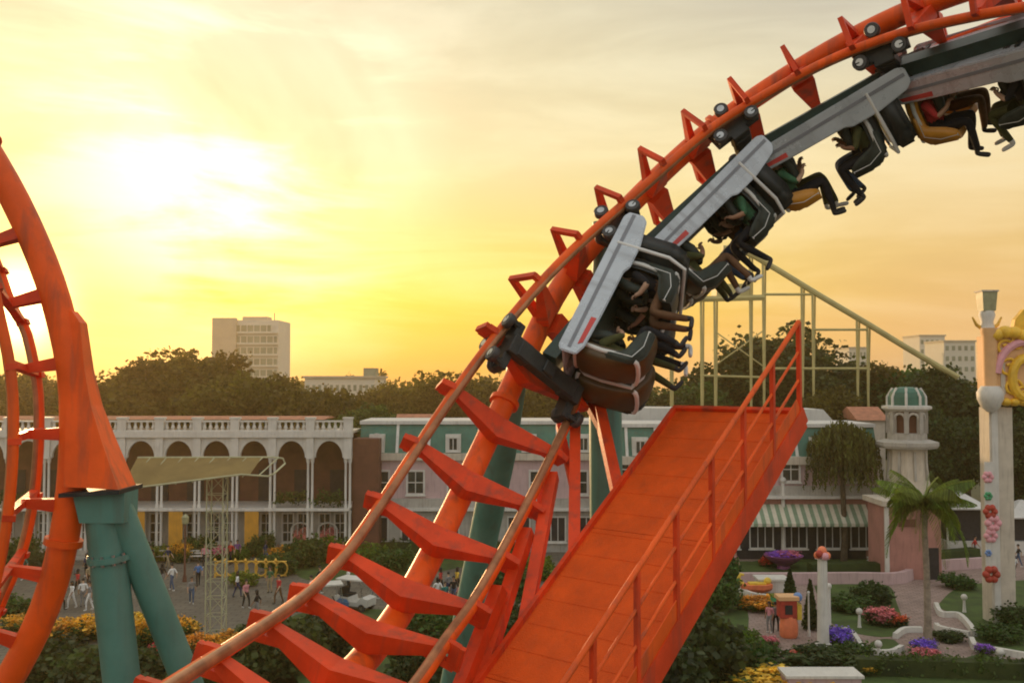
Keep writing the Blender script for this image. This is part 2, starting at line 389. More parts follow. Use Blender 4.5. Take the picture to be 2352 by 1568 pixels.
def build_track(T, label, first, step, spine_r=.155, which=lambda a: 0, rr=.066):
    root = thing('coaster_track', label, 'track', T.frame(T.len * .5).translation)
    inv = Matrix.Translation(-root.location)
    MB().tube(T.line(0, 0), spine_r, 18).build('spine', 'orange', root, True, fix=False, org=root.location, loc=(0, 0, 0))
    for q in (1, -1):
        r_ = MB().tube(T.line(q * GU, GN, .2), rr, 12).build('rail', 'orange', root, True, org=root.location, fix=False, loc=(0, 0, 0))
        MB().tube(T.line(q * (GU - .018), GN + .024, .2), rr - .012, 12).build('running_surface', 'worn_rail', r_, True, org=root.location, fix=False, loc=(0, 0, 0))
    a = first
    while a < T.len - .1:
        o = ob('tie', TIES[which(a)], root); o.matrix_local = inv @ T.frame(a); a += step
    # bolted flange collars on the spine
    a = first + step * 2.5
    while a < T.len - .3:
        fr = T.frame(a); c0 = fr @ Vector((-.035, 0, 0)); c1 = fr @ Vector((.035, 0, 0))
        MB().tube([c0, c1], spine_r + .045, 18).build('flange', 'orange', root, True, org=root.location, loc=(0, 0, 0)); a += step * 6
    return root
MAIN = [(300, 2040, 6.0, -97.0), (499.2, 1831.3, 7.3, -101.0), (640.9, 1702.0, 8.3, -104.0), (767.7, 1586.0, 9.3, -107.0), (853.8, 1494.0, 10.2, -110.0), (949.6, 1355.7, 11.2, -103.0), (1085.6, 1079.8, 12.5, -85.0), (1207.1, 819.3, 13.4, -58.0), (1296.6, 639.8, 14.1, -34.0), (1452.3, 465.4, 14.6, -24.0), (1639.6, 290.9, 14.8, -22.0), (1874.4, 134.5, 14.3, -23.0), (2106.8, 17.2, 13.5, -24.0), (2362.0, -67.9, 12.5, -25.0), (2591.7, -137.1, 11.5, -24.0), (2850, -200, 10.4, -24.0)]
TM = Track(MAIN, E0)
OFF = min(range(len(TM.S)), key=lambda i: float(np.sum((TM.p[i] - P(767.7, 1586.0, 9.3)) ** 2))) * .1 - 2.05   # station offset
main_track = build_track(TM, 'orange twin rail coaster track twisting upward with the train on it', .42, .94, which=lambda a: 1 if a < OFF + 8.0 else 0)
# left track: curved like a bracket at the picture's left edge; rails on its left
LY = 10.4
LEFT = [(-260, -20, LY + .5, 0), (-150, 110, LY + .4, 0), (-90, 245, LY + .3, 0), (-26, 352, LY + .2, 0), (30, 450, LY + .15, 0), (80, 556, LY + .1, 0), (120, 660, LY, 0), (149, 767, LY, 0), (168, 875, LY, 0), (171, 985, LY, 0), (167, 1085, LY, 0), (156, 1185, LY, 0), (136, 1290, LY, 0), (104, 1395, LY, 0), (60, 1490, LY, 0), (8, 1580, LY - .05, 0), (-90, 1720, LY - .1, 0), (-200, 1850, LY - .2, 0)]
LREF = np.array([-.955, -.29, 0.0]); LREF /= np.linalg.norm(LREF)
TL = Track(LEFT, LREF, 30)
left_track = build_track(TL, 'orange ladder like coaster track curving vertically at the left edge', .33, .76, .15, which=lambda a: 2, rr=.05)

# gusset bracket joining the left track to its teal support (part of the track)
g0 = P(150, 1000, LY)
def loft(b, secs):
    o = len(b.v); n = len(secs[0])
    for sx in secs: b.v += [tuple(p) for p in sx]
    for i in range(len(secs) - 1):
        for j in range(n):
            a = o + i * n; c = a + n; b.f.append((a + j, a + (j + 1) % n, c + (j + 1) % n, c + j)); b.m.append(b.mi)
    b.f.append(tuple(o + j for j in range(n))[::-1]); b.f.append(tuple(o + (len(secs) - 1) * n + j for j in range(n))); b.m += [b.mi] * 2
    return b
def sec(x0, x1, py, hd, py2=None):
    a = P(x0, py, LY); c = P(x1, py2 or py, LY)
    return [(a[0], LY - hd, a[2]), (c[0], LY - hd, c[2]), (c[0], LY + hd, c[2]), (a[0], LY + hd, a[2])]
gb = loft(MB(), [sec(150, 172, 715, .07), sec(158, 192, 742, .09), sec(165, 205, 850, .12), sec(168, 222, 930, .15), sec(168, 250, 1010, .19), sec(170, 292, 1112, .24, 1118)])
gs = gb.build('gusset', 'orange', left_track, org=left_track.location, loc=(0, 0, 0))
fb = MB(); a0, a1 = P(166, 1128, LY), P(302, 1120, LY)
fb.hexa([(a0[0], LY - .32, a0[2] - .03), (a1[0], LY - .32, a1[2] - .03), (a1[0], LY + .32, a1[2] - .03), (a0[0], LY + .32, a0[2] - .03), (a0[0], LY - .32, a0[2] + .012), (a1[0], LY - .32, a1[2] + .012), (a1[0], LY + .32, a1[2] + .012), (a0[0], LY + .32, a0[2] + .012)])
fb.build('flange_plate', 'black_steel', left_track, org=left_track.location, loc=(0, 0, 0))

# teal A-frame support under the gusset
def ground_ext(a, b):
    a, b = Vector(a), Vector(b); d = b - a; return a + d * (a.z / -d.z)
top = Vector(P(238, 1135, LY)); l1 = Vector(P(284, 1568, LY + .15)); l2a = Vector(P(268, 1150, LY)); l2 = Vector(P(425, 1545, LY + .55))
sup = thing('support_frame', 'teal A frame support with two tubular legs under the orange gusset', 'support', ground_ext(top, l1))
ct = MB(); c0, c1 = P(186, 1135, LY), P(302, 1127, LY); c2, c3 = P(200, 1195, LY), P(300, 1195, LY)
cq = lambda p, q, h: [(p[0], LY - h, p[2]), (q[0], LY - h, q[2]), (q[0], LY + h, q[2]), (p[0], LY + h, p[2])]
loft(ct, [cq(c0, c1, .19), cq(c2, c3, .19)]).build('head_block', 'teal', sup, org=sup.location, loc=(0, 0, 0))
def pos_on(a, b, f): return a + (b - a) * f
gl1 = ground_ext(top, l1); gl2 = ground_ext(l2a, l2)
MB().tube([top - Vector((0, 0, .2)), pos_on(top, gl1, .5), gl1], [.19, .19, .22], 20).build('leg', 'teal', sup, True, org=sup.location, loc=(0, 0, 0))
MB().tube([l2a - Vector((0, 0, .05)), pos_on(l2a, gl2, .5), gl2], [.155, .16, .19], 20).build('leg', 'teal', sup, True, org=sup.location, loc=(0, 0, 0))
fz = pos_on(top, l1, .33)
dd = (l1 - top).normalized()
MB().tube([fz - dd * .03, fz + dd * .03], .235, 20).build('bolted_collar', 'teal', sup, True, org=sup.location, loc=(0, 0, 0))
for k_ in range(12):
    a_ = k_ * math.pi / 6; ax_ = dd.cross(Vector((0, 1, 0))).normalized(); bx_ = dd.cross(ax_)
    c_ = fz + (ax_ * math.cos(a_) + bx_ * math.sin(a_)) * .212
    MB().tube([c_ - dd * .055, c_ + dd * .055], .017, 6).build('bolt', 'steel', sup, org=sup.location, loc=(0, 0, 0))
for q in (gl1, gl2):
    MB().box(q.x - .5, q.x + .5, q.y - .5, q.y + .5, 0.005, .35).build('footing', 'stone_grey', sup, org=sup.location, loc=(0, 0, 0))

# teal columns behind the main track
def column(label, s_at, foot, r):
    fr = TM.frame(s_at); tp = fr @ Vector((0, 0, -.12))
    foot = Vector(foot)
    t = thing('support_column', label, 'column', foot)
    MB().tube([foot, foot.lerp(tp, .9), tp], [r * 1.08, r, .13], 22).build('shaft', 'teal', t, True, org=foot, loc=(0, 0, 0))
    MB().tube([tp - (tp - foot).normalized() * .30, tp + (tp - foot).normalized() * .02], .165, 20).build('cap', 'teal', t, True, org=foot, loc=(0, 0, 0))
    MB().lathe([(r * 2.2, .01), (r * 2.2, .05), (r * 1.3, .08), (r * 1.2, .4)], 20, foot).build('base_plate', 'teal', t, True, org=foot, loc=(0, 0, 0))
tp = TM.frame(OFF + 7.9).translation; q1 = Vector(P(1108, 1290, 15.6)); dq = q1 - Vector(tp)
column('leaning teal column under the track where the lowest car sits', OFF + 7.9, Vector(tp) + dq * (tp.z / -dq.z), .225)
tp = TM.frame(OFF + 10.4).translation
column('upright teal column behind the walkway brackets', OFF + 10.4, (tp.x + .05, tp.y + .35, 0), .24)
column('teal column at the lower end of the twisting track', 1.2, (TM.frame(1.2).translation.x - .3, TM.frame(1.2).translation.y, 0), .24)
fr = TL.frame(TL.len * .93).translation

# ================================================================== maintenance walkway
wi0 = Vector(P(1100, 1568, 10.4)); wi1 = Vector(P(1550, 943, 13.2))
run = (wi1 - wi0); rh = Vector((run.x, run.y, 0)).normalized(); slope = run.normalized(); cross = Vector((rh.y, -rh.x, 0))
wi0 = wi0 - slope * 2.2
WL = (wi1 - wi0).length; WW = 1.80; nrm = cross.cross(slope).normalized()
if nrm.z < 0: nrm = -nrm
wk = thing('maintenance_walkway', 'steep orange maintenance walkway with one handrail beside the track', 'walkway', wi0)
def wp(a, b, c=0): return wi0 + slope * a + cross * b + nrm * c
def wbuild(b, name, m, smooth=False): return b.build(name, m, wk, smooth, org=wi0, loc=(0, 0, 0))
npan = 3
for i in range(npan):
    a0, a1 = WL * i / npan + .004, WL * (i + 1) / npan - .004
    wbuild(MB().hexa([wp(a0, .03, -.03), wp(a1, .03, -.03), wp(a1, WW - .03, -.03), wp(a0, WW - .03, -.03), wp(a0, .03), wp(a1, .03), wp(a1, WW - .03), wp(a0, WW - .03)]), 'deck_plate', 'deck')
k = 0.2
while k < WL - .1:
    wbuild(MB().bar(wp(k, .06, .001), wp(k, WW - .06, .001), .03, .008, nrm), 'anti_slip_bar', 'deck'); k += .36
for bb in (0.0, WW):
    wbuild(MB().bar(wp(0, bb, -.07), wp(WL, bb, -.07), .06, .26, nrm), 'side_beam', 'red_orange')
wbuild(MB().bar(wp(WL + .03, -.03, -.05), wp(WL + .03, WW + .03, -.05), .06, .2, nrm), 'end_beam', 'red_orange')
Z = Vector((0, 0, 1)); np_ = 9; RH = 1.12
for i in range(np_):
    a = WL * (i + .03) / (np_ - 1 + .06)
    wbuild(MB().bar(wp(a, WW, .02), wp(a, WW, .02) + Z * RH, .05, .05, rh), 'rail_post', 'red_orange')
for h, r_ in ((RH, .03), (.76, .017), (.42, .017)):
    wbuild(MB().tube([wp(.02, WW, .02) + Z * h, wp(WL - .02, WW, .02) + Z * h], r_, 10), 'handrail' if r_ > .02 else 'mid_rail', 'orange', True)
# flat bar infill between deck edge and lower mid rail
wbuild(MB().bar(wp(0, WW + .01, .14), wp(WL, WW + .01, .14), .012, .16, nrm), 'toe_board', 'orange')
# brackets from the track to the walkway
for sA, a_ in ((5.3, .30), (6.3, .44), (7.3, .60), (8.3, .76), (4.3, .20)):
    A = TM.frame(OFF + sA) @ Vector((0, -.90, .35)); B = wp(WL * a_, 0, -.08)
    wbuild(MB().bar(A, B, .14, .16, (0, 0, 1)), 'bracket', 'red_orange')
    C = TM.frame(OFF + sA) @ Vector((0, -.92, -.03)); wbuild(MB().bar(C, A + (B - A) * .55, .09, .09, (0, 0, 1)), 'brace', 'red_orange')
for a_ in (.08, .55):
    B = wp(WL * a_, WW * .5, -.12); f_ = Vector((B.x, B.y, 0))
    wbuild(MB().tube([f_, B], .14, 14), 'post', 'teal', True)

# ================================================================== people
def skin_mesh(name, V_, E_, tags, extra=None, sub=2):
    me = bpy.data.meshes.new('tmp'); me.from_pydata([v[0] for v in V_], E_, []); o = bpy.data.objects.new('tmp', me); col.objects.link(o)
    md = o.modifiers.new('s', 'SKIN'); md.use_smooth_shade = True
    sv = me.skin_vertices[0].data if me.skin_vertices else None
    if sv is None:
        bm = bmesh.new(); bm.from_mesh(me); bm.verts.layers.skin.verify(); bm.to_mesh(me); bm.free(); sv = me.skin_vertices[0].data
    for i, v in enumerate(V_): sv[i].radius = (v[1], v[1]) if not isinstance(v[1], tuple) else v[1]; sv[i].use_root = (i == 0)
    ss = o.modifiers.new('ss', 'SUBSURF'); ss.levels = sub; ss.render_levels = sub
    dg = bpy.context.evaluated_depsgraph_get(); out = bpy.data.meshes.new_from_object(o.evaluated_get(dg)); bpy.data.objects.remove(o)
    return out
def person_mesh(name, J):
    """J: dict of joints; one skinned figure, fingers on each hand, faces tagged by nearest bone"""
    V_ = []; E_ = []; tg = []; idx = {}
    def v(k, p, r): idx[k] = len(V_); V_.append((tuple(p), r)); return idx[k]
    def e(a, b, t): E_.append((idx[a], idx[b])); tg.append(t)
    v('pel', J['pel'], (.135, .105)); v('waist', J['waist'], (.125, .095)); v('chest', J['chest'], (.155, .11)); v('neck0', J['neck0'], (.075, .07)); v('neck', J['neck'], .05); v('h0', J['h0'], (.066, .08)); v('h1', J['h1'], (.075, .092)); v('h2', J['h2'], (.05, .06))
    for a, b, t in (('pel', 'waist', 1), ('waist', 'chest', 1), ('chest', 'neck0', 1), ('neck0', 'neck', 0), ('neck', 'h0', 0), ('h0', 'h1', 0), ('h1', 'h2', 0)): e(a, b, t)
    for s_, q in (('l', -1), ('r', 1)):
        v('sh' + s_, J['sh' + s_], .065); v('el' + s_, J['el' + s_], .045); v('wr' + s_, J['wr' + s_], .03); v('pa' + s_, J['pa' + s_], (.028, .022))
        e('chest', 'sh' + s_, 1); e('sh' + s_, 'el' + s_, 1); e('el' + s_, 'wr' + s_, 0); e('wr' + s_, 'pa' + s_, 0)
        v('hi' + s_, J['hi' + s_], .095); v('kn' + s_, J['kn' + s_], .062); v('an' + s_, J['an' + s_], .043); v('he' + s_, J['an' + s_] + Vector((0, -.03, -.055)), .036); v('to' + s_, J['to' + s_], (.045, .028))
        e('pel', 'hi' + s_, 2); e('hi' + s_, 'kn' + s_, 2); e('kn' + s_, 'an' + s_, 2); e('an' + s_, 'he' + s_, 3); e('he' + s_, 'to' + s_, 3)
    body = skin_mesh(name, V_, E_, tg)
    bones = [(Vector(V_[a][0]), Vector(V_[b][0]), t) for (a, b), t in zip(E_, tg)]
    bm = bmesh.new(); bm.from_mesh(body)
    for f in bm.faces:
        c = f.calc_center_median(); best = 9; bt = 0
        for a, b, t in bones:
            d = b - a; k = max(0, min(1, (c - a).dot(d) / max(d.length_squared, 1e-6))); dist = (a + d * k - c).length
            if dist < best: best = dist; bt = t
        f.material_index = bt; f.smooth = True
    body2 = bpy.data.meshes.new(name); bm.to_mesh(body2); bm.free()
    # fingers, nose, eyes, ears joined in
    b = MB()
    for s_, q in (('l', -1), ('r', 1)):
        pa, wr = J['pa' + s_], J['wr' + s_]; d = (pa - wr).normalized(); side = d.cross(Vector((0, 0, 1)))
        side = side.normalized() if side.length > .1 else Vector((1, 0, 0)); dn = side.cross(d).normalized(); cu = .7
        if dn.z > 0: dn = -dn
        for i, L in enumerate((.055, .062, .058, .047)):
            r0 = pa + side * (i - 1.5) * .017 * q
            b.tube([r0, r0 + d * L * .45 + dn * .006, r0 + d * L * .75 + dn * .03 * cu, r0 + d * L * .7 + dn * .058 * cu], [.010, .0095, .009, .007], 6)
        t0 = wr + (pa - wr) * .45 - side * .028 * q
        b.tube([t0, t0 - side * .025 * q + d * .03 + dn * .01, t0 - side * .022 * q + d * .06 + dn * .03], [.012, .0105, .008], 6)
    h1 = J['h1']; fw = J['fwd']; rt = J['right']; up = rt.cross(fw)
    b.tube([h1 + fw * .088 + up * .012, h1 + fw * .112 - up * .022, h1 + fw * .09 - up * .03], [.008, .016, .010], 6)
    for q in (-1, 1):
        b.tube([h1 + rt * .076 * q + up * .012, h1 + rt * .092 * q - fw * .012, h1 + rt * .078 * q - up * .035], [.012, .018, .010], 6)
    b.mat(4)
    for q in (-1, 1): b.ball(h1 + fw * .088 + rt * .030 * q + up * .014, .012, 6)
    b.mat(5); b.tube([h1 + fw * .087 + rt * -.026 - up * .052, h1 + fw * .094 - up * .054, h1 + fw * .087 + rt * .026 - up * .052], .007, 6)
    bm = bmesh.new(); bm.from_mesh(body2)
    vs = [bm.verts.new(p) for p in b.v]
    for f, m_ in zip(b.f, b.m):
        try: ff = bm.faces.new([vs[i] for i in f]); ff.material_index = m_; ff.smooth = True
        except ValueError: pass
    me = bpy.data.meshes.new(name); bm.to_mesh(me); bm.free()
    for m_ in ('skin_a', 'cloth_black', 'cloth_denim', 'shoe_white', 'eye', 'skin_b'): me.materials.append(M[m_])
    return me
def hair_mesh(J, long=False):
    h = J['h1'] + Vector((0, 0, .022)); fw = J['fwd']; rt = J['right']; up = rt.cross(fw); b = MB()
    n, m_ = 9, 14; grid = []
    for i in range(n + 1):
        for j in range(m_):
            th = math.pi * .64 * i / n; ph = 2 * math.pi * j / m_
            front = math.cos(ph)
            lim = 1.0 - .45 * max(0, front) ** 1.5
            th *= lim
            r = .106 + .008 * math.sin(7 * ph + i) + (.01 if front < -.3 else 0)
            p = h + (fw * math.cos(ph) * 1.02 + rt * math.sin(ph) * .86) * r * math.sin(th) + up * (r * math.cos(th))
            if long and i == n and front < .35: p = p - up * .20 - fw * .01
            grid.append(p)
    b.add(grid, [(i * m_ + j, i * m_ + (j + 1) % m_, (i + 1) * m_ + (j + 1) % m_, (i + 1) * m_ + j) for i in range(n) for j in range(m_)])
    b.add(grid[:m_], [tuple(range(m_))])
    return b.mesh('hair', 'hair', True, 80)
def joints(pose):
    J = {}; v = Vector
    if pose.startswith('sit'):
        k = 0 if pose == 'sit' else 1
        J.update(pel=v((0, 0, .10)), waist=v((0, -.01, .24)), chest=v((0, 0, .42)), neck0=v((0, .0, .53)), neck=v((0, .01, .60)), h0=v((0, .025, .665)), h1=v((0, .03 + .02 * k, .745)), h2=v((0, .02 + .02 * k, .825)))
        for s_, q in (('l', -1), ('r', 1)):
            J['sh' + s_] = v((.185 * q, 0, .47)); J['el' + s_] = v((.27 * q, .13, .27 + .03 * k)); J['wr' + s_] = v((.17 * q, .245, .33 + .04 * k)); J['pa' + s_] = v((.14 * q, .275, .385 + .04 * k))
            J['hi' + s_] = v((.095 * q, .03, .07)); J['kn' + s_] = v((.115 * q + .02 * k, .43, .10)); J['an' + s_] = v((.11 * q + .03 * k, .36 + .07 * k * q, -.33)); J['to' + s_] = v((.125 * q + .03 * k, .50 + .07 * k * q, -.42 - .02 * k))
    else:
        st = {'stand': .03, 'walk': .20, 'walk2': -.16}[pose]
        J.update(pel=v((0, 0, .93)), waist=v((0, 0, 1.07)), chest=v((0, .0, 1.27)), neck0=v((0, -.005, 1.39)), neck=v((0, .0, 1.455)), h0=v((0, .02, 1.52)), h1=v((0, .025, 1.60)), h2=v((0, .015, 1.68)))
        for s_, q in (('l', -1), ('r', 1)):
            J['sh' + s_] = v((.185 * q, 0, 1.34)); J['el' + s_] = v((.25 * q, -.03 - st * .7 * q, 1.08)); J['wr' + s_] = v((.25 * q, .07 - st * 1.1 * q, .86)); J['pa' + s_] = v((.245 * q, .10 - st * 1.2 * q, .79))
            J['hi' + s_] = v((.09 * q, 0, .90)); J['kn' + s_] = v((.10 * q, .05 + st * .8 * q, .50)); J['an' + s_] = v((.10 * q, -.02 + st * 1.2 * q, .085)); J['to' + s_] = v((.115 * q, .13 + st * 1.2 * q, .028))
    J['fwd'] = v((0, 1, 0)); J['right'] = v((1, 0, 0)); return J
POSES = {}
for p_ in ('sit', 'sit2', 'stand', 'walk', 'walk2'):
    J = joints(p_); POSES[p_] = (person_mesh('person_' + p_, J), hair_mesh(J), hair_mesh(J, True))
def person(pose, matrix, label, shirt, pants, skin='skin_a', shoe='shoe_white', group=None, longh=False):
    me, h0, h1 = POSES[pose]
    o = ob('person', me); o.matrix_world = matrix
    for i, m_ in enumerate((skin, 'cloth_' + shirt, 'cloth_' + pants, shoe)):
        o.material_slots[i].link = 'OBJECT'; o.material_slots[i].material = M[m_]
    h = ob('hair', h1 if longh else h0, o)
    return tag(o, label, 'person', group)

# ================================================================== train
PITCHS, FIRST = 2.66, OFF + 7.42
def bogie_parts():
    """local frame of the track: x along, y lateral, z towards the train"""
    b = MB()
    for q in (1, -1):
        b.box(-.36, .36, q * .56 - .06, q * .56 + .06, .40, .66)         # wheel carrier inside the rail
        b.box(-.14, .14, min(q * .3, q * .62), max(q * .3, q * .62), .60, .74)
        b.bar((-.30, q * .56, .62), (-.30, q * .80, .66), .08, .08); b.bar((.30, q * .56, .62), (.30, q * .80, .66), .08, .08)
    b.box(-.12, .12, -.5, .5, .60, .76); b.box(-.09, .09, -.09, .09, .70, .80)
    return b
def wheel_mesh():
    b = MB(); r = .105
    b.mat(0).tube([(0, -.045, 0), (0, -.03, 0), (0, .03, 0), (0, .045, 0)], [r * .9, r, r, r * .9], 18)
    b.mat(1).tube([(0, -.052, 0), (0, .052, 0)], r * .5, 12)
    return b.mesh('wheel', ['wheel', 'steel'], True)
WHEEL = wheel_mesh()
BOG = bogie_parts().mesh('bogie', 'black_steel')
bm_ = bmesh.new(); bm_.from_mesh(BOG); bmesh.ops.recalc_face_normals(bm_, faces=bm_.faces); bmesh.ops.bevel(bm_, geom=bm_.edges[:], offset=.012, segments=1, affect='EDGES'); bm_.to_mesh(BOG); bm_.free()
def seat_shell():
    """shell in car frame at origin: back plate in y-z plane, opening towards +x; z down"""
    b = MB(); w = .265
    prof = [(.0, .98), (-.055, 1.08), (-.07, 1.35), (-.05, 1.62), (.0, 1.80), (.16, 1.88), (.40, 1.865)]
    cols = [(-w, .07), (-w * .93, .03), (-w * .6, .0), (0, -.012), (w * .6, .0), (w * .93, .03), (w, .07)]
    g = []
    for x, z in prof:
        for y, dx in cols:
            k = 1 if z < 1.75 else .0
            g.append((x + dx * k, y, z - (0 if k else dx * .8)))
    th = .14; n = len(prof); m_ = len(cols)
    g2 = []
    for i, (x, z) in enumerate(prof):
        nx, nz = (-1, 0) if i < 4 else ((-.6, .8) if i == 4 else (0, 1))
        for j, (y, dx) in enumerate(cols):
            p = g[i * m_ + j]; g2.append((p[0] + nx * th, p[1] * 1.04, p[2] + nz * th))
    fs = [(i * m_ + j, i * m_ + j + 1, (i + 1) * m_ + j + 1, (i + 1) * m_ + j) for i in range(n - 1) for j in range(m_ - 1)]
    o = n * m_
    fs += [tuple(o + k for k in f[::-1]) for f in fs]
    for i in range(n - 1):
        fs.append((i * m_, (i + 1) * m_, o + (i + 1) * m_, o + i * m_)); fs.append((i * m_ + m_ - 1, o + i * m_ + m_ - 1, o + (i + 1) * m_ + m_ - 1, (i + 1) * m_ + m_ - 1))
    for j in range(m_ - 1):
        fs.append((j, o + j, o + j + 1, j + 1)); k = (n - 1) * m_; fs.append((k + j, k + j + 1, o + k + j + 1, o + k + j))
    b.add(g + g2, fs)
    trim = MB()
    for q in (0, m_ - 1):
        trim.tube([Vector(g2[i * m_ + q]) * .5 + Vector(g[i * m_ + q]) * .5 + Vector((0, .012 if q else -.012, 0)) for i in range(n)], .03, 8)
    trim.tube([Vector(g2[j]) + Vector((.01, 0, -.01)) for j in range(m_)], .034, 8)
    trim.tube([Vector(g2[4 * m_ + j]) + Vector((.0, 0, .0)) for j in range(m_)], .034, 8)
    har = MB()
    for q in (-1, 1):
        har.tube([(-.02, q * .13, 1.02), (.08, q * .14, .98), (.20, q * .145, 1.08), (.245, q * .14, 1.30), (.23, q * .12, 1.52)], [.05, .06, .07, .072, .06], 10)
    har.tube([(.23, -.13, 1.52), (.245, 0, 1.55), (.23, .13, 1.52)], .045, 10); har.tube([(.25, -.10, 1.26), (.26, .10, 1.26)], .02, 8)
    har.box(-.04, .10, -.13, .13, .86, 1.06)
    neck = MB(); neck.bar((-.06, 0, 1.05), (-.02, 0, .80), .20, .06, (1, 0, 0))
    return b, trim, har, neck
_s = seat_shell()
SH, TRM, HAR, NEC = _s[0].mesh('backrest', 'shell_yellow', True, 50), _s[1].mesh('trim', 'trim', True), _s[2].mesh('harness', 'harness', True), _s[3].mesh('seat_hanger', 'black_steel')
for me_ in (SH, TRM):
    bm_ = bmesh.new(); bm_.from_mesh(me_); bmesh.ops.recalc_face_normals(bm_, faces=bm_.faces); bm_.to_mesh(me_); bm_.free()
CARN = ['lowest car', 'second car', 'third car', 'fourth car', 'edge car']
CLAB = ['coaster car at the lower end of the train with olive yellow seat backs', 'second coaster car from the bottom, between the lowest car and the orange seat backs', 'third coaster car from the bottom with bright orange seat backs against the sky', 'fourth coaster car from the bottom below the topmost track', 'last coaster car cut off by the right edge']
SHIRTS = [['olive', 'green', 'black', 'olive'], ['olive', 'black', 'green', 'brown'], ['green', 'black', 'olive', 'black'], ['red', 'green', 'black', 'olive'], ['brown', 'black', 'navy', 'olive']]
PANTS = [['black', 'olive', 'brown', 'black'], ['brown', 'olive', 'black', 'denim'], ['black', 'olive', 'black', 'denim'], ['black', 'brown', 'olive', 'black'], ['black', 'denim', 'black', 'brown']]
SEATN = ['lower row near side', 'lower row far side', 'upper row near side', 'upper row far side']
SWING = [24, 27, 27, 25, 25]          # the hanging cars swing outward
for ci in range(5):
    s0 = FIRST + ci * PITCHS
    fr = TM.frame(s0 + PITCHS * .5) @ Matrix.Translation((0, 0, .62)) @ Matrix.Rotation(R(SWING[ci]), 4, 'X') @ Matrix.Translation((0, 0, -.62))
    car = thing('coaster_car', CLAB[ci], 'coaster car', group='cars of the hanging coaster train'); car.matrix_world = fr
    inv = fr.inverted()
    # chassis beam and coupling
    a = inv @ (TM.frame(s0) @ Vector((0, 0, .70))); c = inv @ (TM.frame(min(TM.len, s0 + PITCHS)) @ Vector((0, 0, .70)))
    MB().bar((a.x + .1, a.y, a.z), (c.x - .22, c.y, c.z), .34, .20, (0, 0, 1)).build('chassis', 'dark_green', car)
    MB().tube([(c.x - .25, c.y, c.z), (c.x + .02, c.y, c.z)], .05, 10).build('coupling', 'black_steel', car, True)
    for sb in (s0,) if ci < 4 else (s0,):
        bo = ob('bogie', BOG, car); bo.matrix_local = inv @ TM.frame(sb)
        for q in (1, -1):
            for xx, yy, zz, ax in ((-.27, GU, GN + .078 + .105, 'road'), (.27, GU, GN + .078 + .105, 'road'), (-.27, GU - .066 - .107, GN, 'side'), (.27, GU - .066 - .107, GN, 'side'), (0, GU - .02, GN - .066 - .107, 'up')):
                wo_ = ob('wheel', WHEEL, bo)
                wo_.location = (xx, yy * q, zz)
                if ax == 'side': wo_.rotation_euler = (R(90), 0, 0)
    # roof and side fairings
    x0, x1 = -1.18, 1.16
    MB().box(x0, x1, -.68, .68, .78, .81).build('roof_panel', 'fairing', car)
    for q in (1, -1):
        y0 = q * .70
        pb = MB()
        top_, bot = [(x0 + .05, .78), (x1 - .05, .78)], None
        poly = [(x0 - .05, .78), (x0 + .02, .73), (x1 - .02, .73), (x1 + .07, .78), (x1 + .07, .98), (x1 - .02, 1.06), (x1 - .45, 1.13), (x1 - .85, 1.13), (x1 - .95, 1.08), (x0 + .62, 1.07), (x0 + .10, 1.05), (x0 - .05, .99)]
        pb.prism(poly, 1, y0 - .02, y0 + .02)
        pn = pb.build('side_panel', 'fairing', car)
        bm_ = bmesh.new(); bm_.from_mesh(pn.data); bmesh.ops.bevel(bm_, geom=bm_.edges[:], offset=.014, segments=2, affect='EDGES'); bm_.to_mesh(pn.data); bm_.free()
        MB().prism([(x0 + .02, .850), (x1 + .03, .835), (x1 + .03, .885), (x0 + .02, .895)], 1, y0 - .026, y0 + .026).build('stripe', 'stripe', pn)
        MB().prism([(x0 + .10, .955), (x0 + .55, .96), (x0 + .55, 1.03), (x0 + .14, 1.01)], 1, y0 - .027, y0 + .027).build('name_plate', 'red_plate', pn)
        MB().bar((x0 + .2, q * .66, .80), (x0 + .2, q * .15, .74), .06, .06).build('strut', 'black_steel', car)
        MB().bar((x1 - .2, q * .66, .80), (x1 - .2, q * .15, .74), .06, .06).build('strut', 'black_steel', car)
    # tall black end panel behind the upper row, with a pale edge
    ep = MB().prism([(-.70, .82), (.70, .82), (.68, 1.55), (.54, 1.76), (-.54, 1.76), (-.68, 1.55)], 0, .68, .98).build('end_panel', 'shell_black', car)
    bm_ = bmesh.new(); bm_.from_mesh(ep.data); bmesh.ops.bevel(bm_, geom=bm_.edges[:], offset=.06, segments=3, affect='EDGES'); [setattr(f__, 'smooth', True) for f__ in bm_.faces]; bm_.to_mesh(ep.data); bm_.free()
    MB().tube([(.66, .71, .82), (.66, .69, 1.55), (.66, .55, 1.77), (.66, -.55, 1.77), (.66, -.69, 1.55), (.66, -.71, .82)], .026, 8).build('edge_trim', 'trim', ep, True)
    MB().box(-.70, .70, -.34, .34, .82, .98).build('centre_console', 'dark_green', car)
